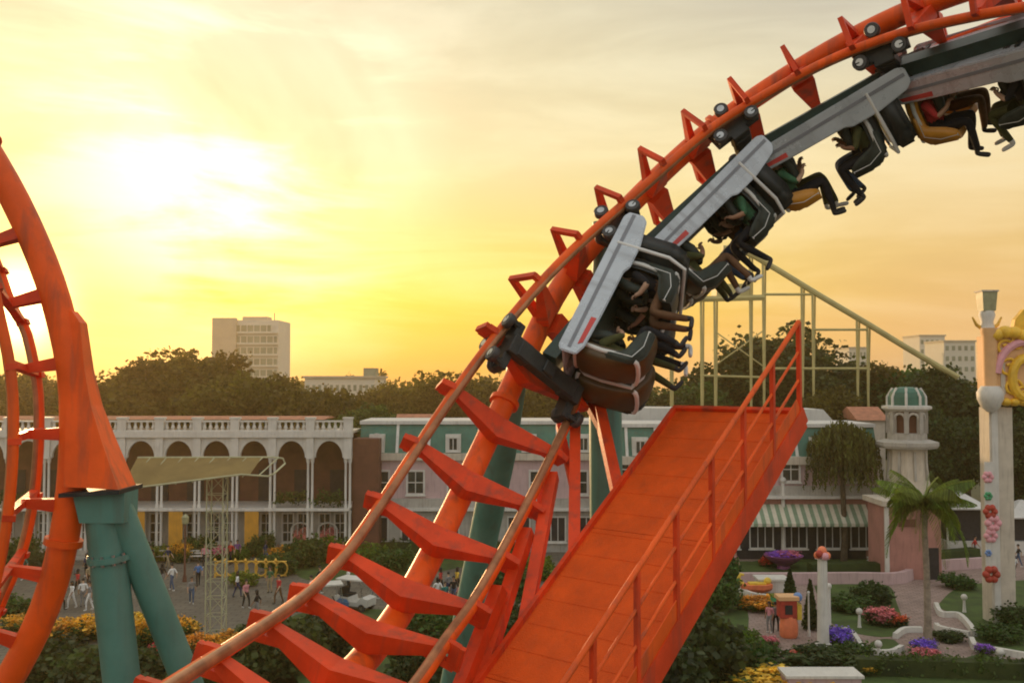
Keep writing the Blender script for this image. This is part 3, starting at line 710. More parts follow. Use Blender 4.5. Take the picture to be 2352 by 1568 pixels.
    # four seats, two rows face to face
    # side shields beside the seats, dark except orange ones standing in for sun glints
    for xs_, f_ in ((-.92, 1), (.42, -1)):
        for q in (1, -1):
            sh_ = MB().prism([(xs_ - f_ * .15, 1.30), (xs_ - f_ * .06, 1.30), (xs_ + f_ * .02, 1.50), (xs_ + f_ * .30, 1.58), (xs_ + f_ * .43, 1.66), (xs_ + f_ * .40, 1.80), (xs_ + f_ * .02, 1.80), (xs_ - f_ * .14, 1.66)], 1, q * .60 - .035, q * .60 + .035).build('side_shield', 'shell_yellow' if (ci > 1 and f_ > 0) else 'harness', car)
            bm_ = bmesh.new(); bm_.from_mesh(sh_.data); bmesh.ops.bevel(bm_, geom=bm_.edges[:], offset=.028, segments=3, affect='EDGES'); [setattr(f__, 'smooth', True) for f__ in bm_.faces]; bm_.to_mesh(sh_.data); bm_.free()
    k = 0
    for row, xs, ang in (('lower', -.92, 0), ('upper', .42, math.pi)):
        for yy in (.35, -.35):
            st = bpy.data.objects.new('seat', SH); col.objects.link(st); st.parent = car; st.location = (xs, yy, .05); st.scale = (1.0, .92, .88); st.rotation_euler = (0, 0, ang)
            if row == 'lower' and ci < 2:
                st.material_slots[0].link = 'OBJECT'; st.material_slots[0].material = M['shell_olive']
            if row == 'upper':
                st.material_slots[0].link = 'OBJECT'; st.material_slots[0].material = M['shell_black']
            for me_ in ('trim', 'harness', 'hanger'):
                ob({'trim': 'trim', 'harness': 'harness', 'hanger': 'hanger'}[me_], {'trim': TRM, 'harness': HAR, 'hanger': NEC}[me_], st)
            f = 1 if row == 'lower' else -1
            # rider: up is -z of the car, facing +x or -x
            up = Vector((0, 0, -1)); fw = Vector((f, 0, 0)); rt = fw.cross(up)
            o_ = Vector((xs + f * .08, yy, 1.70))
            ml = Matrix(((rt.x, fw.x, up.x, o_.x), (rt.y, fw.y, up.y, o_.y), (rt.z, fw.z, up.z, o_.z), (0, 0, 0, 1)))
            if not (ci == 4 and row == 'upper'):
                sh, pt = SHIRTS[ci][k], PANTS[ci][k]
                person('sit2' if (k + ci) % 2 else 'sit', fr @ ml @ Matrix.Scale(1.06, 4), 'rider in %s shirt and %s trousers, %s of the %s' % (sh.replace('_shirt', ''), pt, SEATN[k], CARN[ci]), sh, pt, ('skin_a', 'skin_b', 'skin_c')[(k + ci) % 3], 'shoe_white' if (k * 3 + ci) % 4 == 1 else 'shoe_dark', 'riders on the coaster train', longh=(k + ci) % 3 == 0)
            k += 1

# ================================================================== plants
def rv():
    while True:
        v = Vector((random.uniform(-1, 1), random.uniform(-1, 1), random.uniform(-1, 1)))
        if .05 < v.length < 1: return v.normalized()
def leaf_cloud(lobes, n, size, shell=.55, flat=.0):
    """leaf sized faces spread through a set of ellipsoid lobes (cx,cy,cz,rx,ry,rz), clumped, with gaps"""
    b = MB(); vol = [l[3] * l[4] * l[5] for l in lobes]; tot = sum(vol)
    for l, vv in zip(lobes, vol):
        k = max(6, int(n * vv / tot / 14))
        for _ in range(k):
            d = rv(); r = random.uniform(shell, 1.04); c = Vector((l[0] + d.x * l[3] * r, l[1] + d.y * l[4] * r, l[2] + d.z * l[5] * r))
            cs = size * random.uniform(1.2, 3.4)
            for _ in range(14):
                p = c + rv() * cs * random.random(); a = rv(); 
                q = a.cross(rv()).normalized(); s_ = size * random.uniform(.5, 1.15)
                b.card(p, a * s_ * .5, q * s_ * random.uniform(.28, .5))
    return b
def crown_lobes(rx, rz, n, cz):
    L = [(0, 0, cz, rx * .72, rx * .72, rz * .8)]
    for i in range(n):
        a = 2 * math.pi * (i + random.random() * .6) / n; h = random.uniform(-.55, .75); rr = rx * random.uniform(.45, .78) * (1 - .35 * abs(h))
        s_ = random.uniform(.28, .48)
        L.append((math.cos(a) * rr, math.sin(a) * rr, cz + h * rz * .8, rx * s_, rx * s_, rz * s_ * 1.05))
    return L
def tree_proto(rx, rz, trunk, leafm, n, size):
    """unit prototype: (crown mesh, trunk mesh); base at origin"""
    cz = trunk + rz * .85; L = crown_lobes(rx, rz, 11, cz)
    cr = leaf_cloud(L, n, size).mesh('crown', leafm)
    b = MB(); b.tube([(0, 0, -.1), (.05, 0, trunk * .5), (.1, .05, trunk), (.05, 0, cz)], [rx * .085, rx * .065, rx * .05, rx * .02], 9)
    for l in L[1:8]:
        m_ = Vector((l[0] * .45, l[1] * .45, (trunk * .8 + l[2]) * .5)); b.tube([(.07, 0, trunk * random.uniform(.6, .95)), m_, (l[0], l[1], l[2])], [rx * .035, rx * .024, rx * .008], 6)
    return cr, b.mesh('trunk', 'bark', True)
TP = [tree_proto(5.2, 5.0, 4.5, 'leaf_far', 17000, .30), tree_proto(6.0, 4.4, 4.0, 'leaf_far', 18000, .32), tree_proto(4.2, 5.6, 4.0, 'leaf_far', 16000, .28), tree_proto(4.6, 5.0, 3.6, 'leaf_dark', 17000, .28), tree_proto(5.6, 5.2, 3.8, 'leaf_mid', 17000, .30)]
TREE_H = [4.5 + 5 * 1.75, 4 + 4.4 * 1.75, 4 + 5.6 * 1.75, 3.6 + 5 * 1.75, 3.8 + 5.2 * 1.75]
def tree(px, pytop, Y, kind, label, wide=1.0, group='trees behind the park buildings'):
    p = P(px, pytop, Y); s_ = p[2] / (TREE_H[kind] * 1.07)
    t = thing('tree', label, 'tree', (p[0], Y, 0), group, random.uniform(0, 6.28)); t.scale = (s_ * wide, s_ * wide, s_)
    ob('crown', TP[kind][0], t); ob('trunk', TP[kind][1], t)
for px, py, Y, k, wd, lb in (
    (20, 838, 150, 1, 1.2, 'hazy tree at the far left behind the orange ladder track'),
    (110, 850, 140, 0, 1.2, 'low rounded tree seen between the left track rails'),
    (285, 832, 118, 1, 1.25, 'low spreading tree right of the orange gusset'),
    (345, 806, 122, 0, 1.2, 'broad brownish tree left of the tallest crown'),
    (430, 775, 120, 2, 1.35, 'tall rounded tree just left of the white apartment tower'),
    (490, 790, 126, 0, 1.1, 'dense tree whose crown overlaps the tower\'s left edge'),
    (560, 838, 116, 1, 1.2, 'tree standing below the white apartment tower'),
    (640, 842, 120, 0, 1.1, 'tree at the right foot of the white apartment tower'),
    (710, 868, 112, 1, 1.1, 'low tree left of the long pale building'),
    (770, 905, 104, 0, .95, 'small tree in front of the long pale building'),
    (830, 915, 100, 4, 1.0, 'yellow green tree above the end of the white arcade'),
    (905, 862, 135, 1, 1.1, 'tree right of the long pale building'),
    (965, 855, 130, 0, 1.1, 'middle tree left of the rising orange rail'),
    (1020, 832, 125, 2, 1.2, 'tree touching the orange rail above the green roof'),
    (1100, 850, 128, 1, 1.2, 'tree behind the lowest train bogie'),
    (1190, 862, 125, 0, 1.2, 'tree behind the lowest coaster car'),
    (1300, 870, 120, 1, 1.2, 'tree hidden partly by the olive seat backs'),
    (1400, 868, 118, 0, 1.2, 'tree right below the lowest car, left of the pale roof'),
    (1480, 872, 112, 3, 1.2, 'dark low tree at the left of the yellow ride'),
    (1560, 862, 115, 4, 1.2, 'tree under the yellow ride\'s left posts'),
    (1640, 832, 120, 3, 1.25, 'tall dark tree behind the yellow ride platform'),
    (1715, 792, 122, 0, 1.2, 'high tree behind the yellow ride\'s tall posts'),
    (1785, 735, 120, 3, 1.3, 'tallest dark tree behind the walkway\'s upper end'),
    (1850, 812, 118, 4, 1.2, 'tree right of the tallest dark tree'),
    (1930, 828, 114, 3, 1.2, 'dark tree under the middle of the sloping yellow track'),
    (2010, 815, 116, 0, 1.2, 'tree behind the lower half of the sloping yellow track'),
    (2085, 828, 112, 4, 1.2, 'tree above the white turret\'s teal dome'),
    (2150, 838, 108, 3, 1.2, 'tree where the yellow track disappears'),
    (2215, 835, 100, 3, 1.25, 'dark tree just left of the ornate sign'),
    (2300, 850, 102, 0, 1.2, 'tree directly behind the ornate sign box'),
    (2380, 840, 98, 3, 1.3, 'tree at the right edge behind the sign'),
    (2170, 930, 88, 3, 1.0, 'dark shady tree between turret and sign pole'),
    (2330, 960, 84, 3, 1.0, 'dark shady tree right of the sign pole'),
    (1900, 870, 96, 0, 1.1, 'tree behind the green mansard roof at the right')):
    tree(px, py, Y, k, lb, wd)
# far wood mass behind, reads as one
wl = []
for i in range(150):
    x = random.uniform(-260, 260); y = random.uniform(230, 420); wl.append((x, y, random.uniform(3, 9), random.uniform(7, 13), 6, random.uniform(5, 8)))
tag(leaf_cloud(wl, 26000, 1.5, .3).build('distant_wood', 'leaf_far', fix=False), 'distant olive wood along the horizon behind the park', 'wood', kind='stuff')

def bush_mesh(r, h, n, size, m, extra=None):
    L = [(0, 0, h * .45, r * .8, r * .8, h * .5)]
    for i in range(7):
        a = 6.28 * i / 7 + random.random() * .5; L.append((math.cos(a) * r * .55, math.sin(a) * r * .55, h * random.uniform(.3, .68), r * .45, r * .45, h * .32))
    b = leaf_cloud(L, n, size, .5)
    b.v = [(v[0], v[1], max(.01, v[2])) for v in b.v]
    return b.mesh('foliage', m)
BUSH = {m: bush_mesh(1, 1.3, 2600, .14, m) for m in ('leaf_dark', 'leaf_mid', 'leaf_bright', 'flower_orange', 'flower_pink', 'flower_purple', 'flower_red')}
def bush(px, py, r, h, m, label, name='bush', cat='bush', group='bushes in the park gardens', under=None):
    g = G(px, py); t = thing(name, label, cat, g, group, random.uniform(0, 6.28))
    if under:
        o = ob('foliage', BUSH[under], t); o.scale = (r, r, h / 1.3 * .8)
        o = ob('blossom', BUSH[m], t); o.scale = (r * .95, r * .95, h / 1.3 * .75); o.location = (0, 0, h * .22)
    else:
        o = ob('foliage', BUSH[m], t); o.scale = (r, r, h / 1.3)
    st = MB().tube([(0, 0, -.02), (0, 0, h * .5)], [.06, .03], 6).build('stem', 'bark', t)
    return t

# ================================================================== windows helper
def window(par, org, x, z, w_, h_, y, nx=2, nz=2, fm='white_paint', gm='glass', arch=False, fr=.10):
    b = MB(); o = org
    b.box(x - w_ / 2 - fr, x + w_ / 2 + fr, y - .10, y + .02, z - fr, z); b.box(x - w_ / 2 - fr, x + w_ / 2 + fr, y - .10, y + .02, z + h_, z + h_ + fr)
    b.box(x - w_ / 2 - fr, x - w_ / 2, y - .10, y + .02, z, z + h_); b.box(x + w_ / 2, x + w_ / 2 + fr, y - .10, y + .02, z, z + h_)
    for i in range(1, nx): b.box(x - w_ / 2 + w_ * i / nx - .035, x - w_ / 2 + w_ * i / nx + .035, y - .08, y + .01, z, z + h_)
    for i in range(1, nz): b.box(x - w_ / 2, x + w_ / 2, y - .079, y + .009, z + h_ * i / nz - .035, z + h_ * i / nz + .035)
    if arch:
        b.prism([(x + (w_ / 2 + fr) * math.cos(math.pi * i / 10), z + h_ + fr + (w_ / 2 + fr) * .7 * math.sin(math.pi * i / 10)) for i in range(11)], 1, y - .095, y + .02)
    b.box(x - w_ / 2 - fr - .08, x + w_ / 2 + fr + .08, y - .2, y + .02, z - fr - .09, z - fr)
    wn = b.build('window', fm, par, org=o, loc=(0, 0, 0))
    for i in range(nx):
        for j in range(nz):
            MB().box(x - w_ / 2 + w_ * i / nx + .035, x - w_ / 2 + w_ * (i + 1) / nx - .035, y - .012, y - .002, z + h_ * j / nz + .035, z + h_ * (j + 1) / nz - .035).build('pane', gm, wn, org=o, loc=(0, 0, 0))
    return wn

# ================================================================== white arcade building on the left
AY = 78.0; AM = AY / F
ax1 = float(P(800, 1000, AY)[0]); bay = 86 * AM; nb = 11; ax0 = ax1 - bay * nb
zt = lambda py: float(P(1176, py, AY)[2])
ao = Vector(((ax0 + ax1) / 2, AY, 0))
arc = thing('arcade_building', 'white two storey arcade with brown arches, columns and balustrade roof', 'building', ao)
def ab(b, n, m, sm=False, par=None): return b.build(n, m, par or arc, sm, org=ao, loc=(0, 0, 0))
zp, zc0, zc1, zat, zab = zt(968), zt(990), zt(1003), zt(1011), zt(1050)
ab(MB().box(ax0, ax1, AY + 4.2, AY + 4.6, 0.0, zc0 - .2), 'back_wall', 'brown_wall')
ab(MB().box(ax0, ax1 + .3, AY - .1, AY + 5, zc0 - .18, zc0), 'roof_slab', 'cream')
ab(MB().box(ax0, ax1 + .35, AY - .45, AY + .25, zc1 - .02, zc0 + .02), 'cornice', 'white_paint')
zs = zt(1165)
ab(MB().box(ax0, ax1 + .2, AY - .5, AY + 4.2, zs - .22, zs), 'balcony_slab', 'white_paint')
ab(MB().prism([(AY + .6, zc0 + .9), (AY + 5.5, zc0 + .9), (AY + 3, zp + .35)], 0, ax0, ax1 - 2), 'tiled_roof', 'terracotta')
for i in range(nb + 1):
    x = ax1 - bay * i
    ab(MB().box(x - .30, x + .30, AY - .34, AY + .20, zab - .1, zc1 - .03), 'pier', 'white_paint')
    ab(MB().box(x - .34, x + .34, AY - .36, AY + .2, zc0 + .02, zp + .22).box(x - .40, x + .40, AY - .42, AY + .26, zp + .22, zp + .36), 'parapet_post', 'white_paint')
    for q in (-.17, .17):
        ab(MB().lathe([(.15, 0), (.15, .25), (.11, .35), (.105, zs - .5), (.15, zs - .35), (.15, zs - .23)], 10, (x + q, AY - .1, 0)), 'column', 'white_paint', True)
        ab(MB().lathe([(.15, 0), (.15, .2), (.10, .3), (.095, zab - zs - .5), (.15, zab - zs - .3), (.16, zab - zs - .1)], 10, (x + q, AY - .1, zs)), 'column', 'white_paint', True)
    ab(MB().box(x - .42, x + .42, AY - .38, AY + .2, -.01, .55), 'plinth', 'stone_grey')
for i in range(nb):
    xa, xb = ax1 - bay * (i + 1) + .30, ax1 - bay * i - .30; xm = (xa + xb) / 2; hw = (xb - xa) / 2 - .12
    # arched panel
    b = MB(); n = 14; top_ = zc1 - .03; yf, yb = AY - .15, AY + .10
    pts = [(xa, zab)] + [(xm - hw, zab)] + [(xm - hw * math.cos(math.pi * k / n), zab + (zat - zab) * .98 * math.sin(math.pi * k / n)) for k in range(1, n)] + [(xm + hw, zab), (xb, zab)]
    for (p, q) in zip(pts[:-1], pts[1:]):
        b.hexa([(p[0], yf, p[1]), (q[0], yf, q[1]), (q[0], yb, q[1]), (p[0], yb, p[1]), (p[0], yf, top_), (q[0], yf, top_), (q[0], yb, top_), (p[0], yb, top_)])
    ab(b, 'arch_panel', 'white_paint')
    # roof balustrade
    b = MB(); b.box(xa, xb, AY - .25, AY + .05, zp - .02, zp + .10); b.box(xa, xb, AY - .25, AY + .05, zc0 + .02, zc0 + .12)
    for k in range(5):
        xx = xa + (xb - xa) * (k + .5) / 5; b.lathe([(.10, zc0 + .12), (.16, zc0 + .3), (.08, zc0 + .55), (.12, zp - .02)], 8, (xx, AY - .1, 0))
    ab(b, 'balustrade', 'white_paint')
    if i < 2 or i > 7:
        b = leaf_cloud([(xa + (xb - xa) * (k + .5) / 3, AY - .1, zs + .75, .5, .3, .62) for k in range(3)], 700, .16, .3)
        ab(b, 'balcony_hedge', 'leaf_mid')
    ab(MB().box(xm - .7, xm + .7, AY + 4.12, AY + 4.2, zs, zs + 2.6), 'doorway', 'dark_shop')
    # ground floor
    if i in (2, 4, 5, 9):
        ab(MB().box(xm - .55, xm + .55, AY - .62, AY - .56, zt(1290), zs - .25), 'ochre_banner', 'ochre')
    window(arc, ao, xm - .62, .95, .8, 2.2, AY + 1.6, 2, 3); window(arc, ao, xm + .62, .95, .8, 2.2, AY + 1.6, 2, 3)
ab(MB().box(ax0, ax1, AY + 1.62, AY + 1.9, 0, zs - .22), 'shop_wall', 'stone_grey')
ab(MB().box(ax0, ax1, AY - 1.4, AY - .5, -.01, .14), 'front_step', 'stone_grey')
ab(MB().box(ax1 + .3, ax1 + 2.4, AY + .3, AY + 4.5, 0, zt(1008)), 'end_block', 'brown_wall')

# ================================================================== pink building with green mansard roof
def mansard(label, px0, px1, Y, ytop, yroof, ycor, yledge, wins, dorm, ribs, base_m, awn=None):
    z = lambda py: float(P(1176, py, Y)[2]); x0, x1 = float(P(px0, 1000, Y)[0]), float(P(px1, 1000, Y)[0])
    o = Vector(((x0 + x1) / 2, Y, 0)); t = thing('shop_building', label, 'building', o)
    bl = lambda b, n, m, sm=False: b.build(n, m, t, sm, org=o, loc=(0, 0, 0))
    bl(MB().box(x0, x1, Y, Y + 8, z(yledge), z(ycor)), 'upper_wall', 'pink_wall')
    bl(MB().box(x0, x1, Y + .05, Y + 8, 0, z(yledge)), 'ground_wall', base_m)
    bl(MB().box(x0 - .2, x1 + .2, Y - .55, Y + .2, z(yledge) - .22, z(yledge) + .02), 'ledge', 'white_paint')
    bl(MB().box(x0 - .1, x1 + .1, Y - .22, Y + .1, z(yledge) + .03, z(yledge) + .75), 'apron', 'stone_grey')
    bl(MB().box(x0 - .2, x1 + .2, Y - .35, Y + .2, z(ycor), z(yroof)), 'cornice', 'cream')
    zr, ztp = z(yroof), z(ytop)
    bl(MB().prism([(Y - .05, zr), (Y + 8, zr), (Y + 7, ztp), (Y + .9, ztp)], 0, x0, x1), 'mansard_roof', 'roof_green')
    bl(MB().box(x0 - .1, x1 + .1, Y + .7, Y + 7.2, ztp, ztp + .28), 'roof_cap', 'roof_grey')
    for px in ribs:
        x = float(P(px, 1000, Y)[0]); bl(MB().bar((x, Y - .1, zr), (x, Y + .85, ztp), .22, .16, (0, -1, 0)), 'roof_rib', 'white_paint')
    for px, ar in dorm:
        x = float(P(px, 1000, Y)[0]); zz = zr + .25; hh = (ztp - zr) * .42
        bl(MB().box(x - .62, x + .62, Y - .12, Y + .75, zr + .05, zr + .25 + hh + .3), 'dormer', 'white_paint')
        window(t, o, x, zz, .66, hh, Y - .13, 2, 1, arch=ar)
    for px in wins:
        x = float(P(px, 1000, Y)[0]); window(t, o, x, z(yledge) + 1.15, 1.25, 1.75, Y - .02, 2, 2, fr=.14)
    # ground floor shop windows with white mullions
    n = max(2, int((x1 - x0) / 2.6))
    for i in range(n):
        x = x0 + (x1 - x0) * (i + .5) / n; window(t, o, x, .9, 1.7, 1.9, Y + .02, 3, 1, gm='dark_shop')
    if awn:
        ap0, ap1, ay0, ay1 = awn; xa, xb = float(P(ap0, 1000, Y)[0]), float(P(ap1, 1000, Y)[0]); k = int((xb - xa) / .32)
        for i in range(k):
            q0, q1 = xa + (xb - xa) * i / k, xa + (xb - xa) * (i + 1) / k
            m_ = MB(); m_.hexa([(q0, Y - 1.5, z(ay1)), (q1, Y - 1.5, z(ay1)), (q1, Y - .05, z(ay0)), (q0, Y - .05, z(ay0)), (q0, Y - 1.5, z(ay1) + .03), (q1, Y - 1.5, z(ay1) + .03), (q1, Y - .05, z(ay0) + .03), (q0, Y - .05, z(ay0) + .03)])
            m_.box(q0, q1, Y - 1.52, Y - 1.49, z(ay1) - .22, z(ay1)); bl(m_, 'awning_stripe', 'awning_green' if i % 2 else 'awning_cream')
        bl(MB().box(xa, xb, Y - .04, Y - .01, 0.0, z(ay1)), 'shop_front', 'dark_shop')
    return t
mansard('pale pink shop building with green mansard roof behind the track ties', 826, 1395, 80.0, 975, 1040, 1056, 1165, [875, 955, 1048, 1140, 1236, 1330], [(866, True), (1041, False), (1215, True), (1340, False)], [912, 985, 1100, 1160, 1280, 1380], 'stone_grey')
mansard('pink shop building with white topped green roof behind the orange walkway', 1400, 2016, 77.0, 982, 1048, 1066, 1137, [1425, 1530, 1640, 1730, 1815, 1965], [(1470, False), (1585, True), (1700, False), (1880, True)], [1440, 1508, 1640, 1760, 1830, 1985], 'pink_deep', (1690, 1985, 1158, 1196))
# pale flat roof storey set back above it
z_ = lambda py, Y: float(P(1176, py, Y)[2])
rb = Vector((float(P(1650, 900, 86)[0]), 86, 0)); rt_ = thing('roof_storey', 'long pale grey roof block rising behind the green mansard roof', 'building', rb)
MB().prism([(float(P(1415, 900, 86)[0]), 0), (float(P(1915, 900, 86)[0]), 0), (float(P(1930, 900, 86)[0]), z_(985, 86)), (float(P(1890, 900, 86)[0]), z_(940, 86)), (float(P(1420, 900, 86)[0]), z_(936, 86))], 1, 86, 91).build('wall', 'roof_grey', rt_, org=rb, loc=(0, 0, 0))
for px0, px1, py, Y, lb in ((905, 1010, 955, 90, 'low terracotta roof behind the green mansard, left of the rail'), (1965, 2040, 938, 90, 'small terracotta roof left of the white turret')):
    a, b_ = P(px0, py, Y), P(px1, py, Y); o = Vector(((a[0] + b_[0]) / 2, Y, 0)); t = thing('tiled_house', lb, 'house', o)
    MB().box(a[0] + .3, b_[0] - .3, Y, Y + 5, 0, a[2] - 1.0).build('wall', 'cream', t, org=o, loc=(0, 0, 0))
    MB().prism([(Y - .4, a[2] - 1.05), (Y + 5.4, a[2] - 1.05), (Y + 2.5, a[2] + .1)], 0, a[0], b_[0]).build('roof', 'terracotta', t, org=o, loc=(0, 0, 0))

# ------------------------------------------------------------------ turret
TY = 74.0; tz = lambda py: float(P(1176, py, TY)[2]); tx = float(P(2083, 1000, TY)[0]); to = Vector((tx, TY, 0)); tm = TY / F
tu = thing('turret', 'white octagonal turret with teal dome and arched lantern', 'tower', to)
tb = lambda b, n, m, sm=False: b.build(n, m, tu, sm, org=to, loc=(0, 0, 0))
r8 = math.pi / 8
tb(MB().lathe([(56 * tm, 0), (56 * tm, tz(1140)), (46 * tm, tz(1100)), (43 * tm, tz(1060)), (43 * tm, tz(1028))], 8, to, r8), 'tower_body', 'cream')
tb(MB().lathe([(64 * tm, tz(1028)), (68 * tm, tz(1022)), (68 * tm, tz(1014)), (48 * tm, tz(1008))], 8, to, r8), 'ledge', 'stone_grey')
tb(MB().lathe([(30 * tm, tz(1008)), (30 * tm, tz(944))], 8, to, r8), 'lantern_core', 'brown_wall')
tb(MB().lathe([(43 * tm, tz(1009)), (43 * tm, tz(994)), (40 * tm, tz(993))], 8, to, r8), 'lantern_parapet', 'stone_grey')
for i in range(8):
    a = r8 + i * math.pi / 4; c = Vector((tx + math.cos(a) * 40 * tm, TY + math.sin(a) * 40 * tm, 0))
    tb(MB().bar((c.x, c.y, tz(994)), (c.x, c.y, tz(944)), .34, .34, (math.cos(a), math.sin(a), 0)), 'lantern_pillar', 'stone_grey')
    a2 = a + math.pi / 8; c2 = Vector((tx + math.cos(a2) * 37 * tm, TY + math.sin(a2) * 37 * tm, 0)); tn = Vector((-math.sin(a2), math.cos(a2), 0))
    tb(MB().tube([c2 + tn * .42 * math.cos(k * math.pi / 8) + Vector((0, 0, tz(962) + .45 * math.sin(k * math.pi / 8))) for k in range(9)], .10, 6), 'lantern_arch', 'white_paint', True)
    b = MB()
    a3 = a2; c3 = Vector((math.cos(a3), math.sin(a3), 0)); b.bar(to + c3 * 45 * tm + Vector((0, 0, tz(1100))), to + c3 * 40.5 * tm + Vector((0, 0, tz(1035))), .16, .16, c3); tb(b, 'rib', 'stone_grey')
tb(MB().lathe([(44 * tm, tz(944)), (54 * tm, tz(938)), (54 * tm, tz(932)), (40 * tm, tz(930))], 8, to, r8), 'cornice', 'white_paint')
tb(MB().lathe([(40 * tm, tz(930)), (40 * tm, tz(912)), (37 * tm, tz(900)), (28 * tm, tz(892)), (12 * tm, tz(888))], 8, to, r8), 'dome', 'roof_green')
for i in range(8):
    a = r8 + i * math.pi / 4; c3 = Vector((math.cos(a), math.sin(a), 0))
    tb(MB().tube([to + c3 * 41 * tm + Vector((0, 0, tz(930))), to + c3 * 41 * tm + Vector((0, 0, tz(911))), to + c3 * 29 * tm + Vector((0, 0, tz(891)))], .10, 6), 'dome_rib', 'white_paint', True)
# low pink block beside the turret
po = Vector((float(P(2068, 1200, 70)[0]), 70, 0)); pk = thing('kiosk_block', 'low pink flat roofed block beneath the turret', 'building', po)
x0, x1 = float(P(2024, 1200, 70)[0]), float(P(2150, 1200, 70)[0])
zz = lambda py: float(P(1176, py, 70)[2])
MB().box(x0, x1, 69.2, 72.6, 0, zz(1158)).build('wall', 'pink_deep', pk, org=po, loc=(0, 0, 0))
MB().box(x0 - .3, x1 + .3, 68.9, 72.9, zz(1158), zz(1146)).build('cornice', 'cream', pk, org=po, loc=(0, 0, 0))
MB().box(x0 - .06, x0 + .22, 69.12, 69.3, 0, zz(1158)).build('pilaster', 'white_paint', pk, org=po, loc=(0, 0, 0))
MB().box(x0 + .9, x0 + 2.1, 69.14, 69.2, zz(1205), zz(1188)).build('name_board', 'brown_wall', pk, org=po, loc=(0, 0, 0))
MB().box(x1 - .9, x1 - .2, 69.15, 69.2, 0, 2.2).build('door', 'dark_shop', pk, org=po, loc=(0, 0, 0))

# ================================================================== far buildings
def far_block(label, px0, px1, pyt, Y, dep, floors, wallm='far_white', name='apartment_building'):
    a, b_ = P(px0, pyt, Y), P(px1, pyt, Y); o = Vector(((a[0] + b_[0]) / 2, Y, 0)); t = thing(name, label, 'building', o)
    MB().box(a[0], b_[0], Y, Y + dep, 0, a[2]).build('wall', wallm, t, org=o, loc=(0, 0, 0)); return t, o, a[0], b_[0], a[2]
t, o, xa, xb, zt_ = far_block('white high rise apartment tower rising above the trees', 492, 640, 735, 300.0, 16, 0)
xs_ = xa + (xb - xa) * .36
MB().box(xa - .2, xs_, 298.6, 300, 0, zt_ + .6).build('stair_core', 'far_beige', t, org=o, loc=(0, 0, 0))
for i in range(9):
    z1 = zt_ - 1.6 - i * 3.4
    bd = MB().box(xs_, xb - (2.4 if i == 0 else .4), 299.6, 300, z1 - 1.9, z1).build('window_band', 'far_band', t, org=o, loc=(0, 0, 0))
    for k in range(6):
        q = xs_ + (xb - xs_) * (k + .5) / 6.3; MB().box(q, q + .25, 299.45, 299.6, z1 - 1.9, z1).build('mullion', 'far_white', bd, org=o, loc=(0, 0, 0))
    MB().box(xs_ - .02, xb + .1, 299.2, 300, z1 - 2.5, z1 - 1.92).build('balcony_edge', 'far_white', t, org=o, loc=(0, 0, 0))
MB().box(xs_ + 1, xb - 4, 302, 308, zt_, zt_ + 1.2).build('roof_plant', 'far_beige', t, org=o, loc=(0, 0, 0))
MB().tube([(xb - 2.0, 303, zt_), (xb - 2.0, 303, zt_ + 2.4)], .15, 6).build('antenna', 'far_band', t, org=o, loc=(0, 0, 0))
t, o, xa, xb, zt_ = far_block('long low pale building between two trees, right of the tower', 700, 862, 868, 230.0, 20, 0)
for i in range(12):
    q = xa + (xb - xa) * (i + .3) / 12; MB().box(q, q + .7, 229.9, 230, zt_ - 3.0, zt_ - 1.6).build('window', 'far_band', t, org=o, loc=(0, 0, 0))
MB().box(xa - .4, xb + .4, 229.5, 250.4, zt_, zt_ + .5).build('roof', 'far_beige', t, org=o, loc=(0, 0, 0))
MB().box(xb - 3.4, xb - .6, 234, 240, zt_ + .5, zt_ + 2.4).build('roof_plant', 'far_band', t, org=o, loc=(0, 0, 0))
for px0, px1, py, Y, lb in ((2112, 2170, 772, 330, 'hazy pale block on the horizon left of the sign'), (2168, 2240, 785, 300, 'wide hazy pale block on the horizon touching the sign'), (1950, 1990, 800, 320, 'small hazy block under the sloping yellow track')):
    t, o, xa, xb, zt_ = far_block(lb, px0, px1, py, Y, 14, 0)
    for j in range(3):
        for i in range(5):
            q = xa + (xb - xa) * (i + .25) / 5; MB().box(q, q + (xb - xa) / 10, Y - .1, Y, zt_ - 2.6 - j * 3.2, zt_ - 1.2 - j * 3.2).build('window', 'far_band', t, org=o, loc=(0, 0, 0))
    MB().box(xa - .3, xb + .3, Y - .3, Y + 14, zt_, zt_ + .5).build('roof', 'far_beige', t, org=o, loc=(0, 0, 0))

# ================================================================== old yellow ride behind the trees
YY = 98.0; yo = Vector((float(P(1800, 900, YY)[0]), YY, 0))
yr = thing('yellow_slide_ride', 'tall pale yellow ride frame with a long sloping track', 'ride', yo)
yb = lambda b, n, sm=False: b.build(n, 'coaster_yellow', yr, sm, org=yo, loc=(0, 0, 0))
yp = lambda px, py, d=0: Vector(P(px, py, YY + d)) 
for d in (0, 2.2):
    yb(MB().tube([yp(1660, 570, d), yp(1695, 572, d), yp(1732, 588, d), yp(1790, 622, d), yp(1880, 677, d), yp(2000, 748, d), yp(2080, 797, d), yp(2150, 838, d), yp(2200, 866, d)], .30, 8), 'track_tube', True)
for k in range(24):
    f = k / 23; a = yp(1732 + f * 420, 590 + f * 250, 0); b_ = yp(1732 + f * 420, 590 + f * 250, 2.2); yb(MB().bar(a, b_, .25, .2), 'cross_tie')
for px, py in ((1610, 690), (1641, 690), (1722, 590), (1752, 606), (1841, 660), (1866, 672), (1968, 735), (1992, 748), (1540, 700)):
    yb(MB().tube([(yp(px, py).x, YY, 0), yp(px, py)], .125, 8), 'post', True)
    yb(MB().tube([(yp(px, py).x + .4, YY + 2.2, 0), yp(px + 6, py, 2.2)], .10, 8), 'post', True)
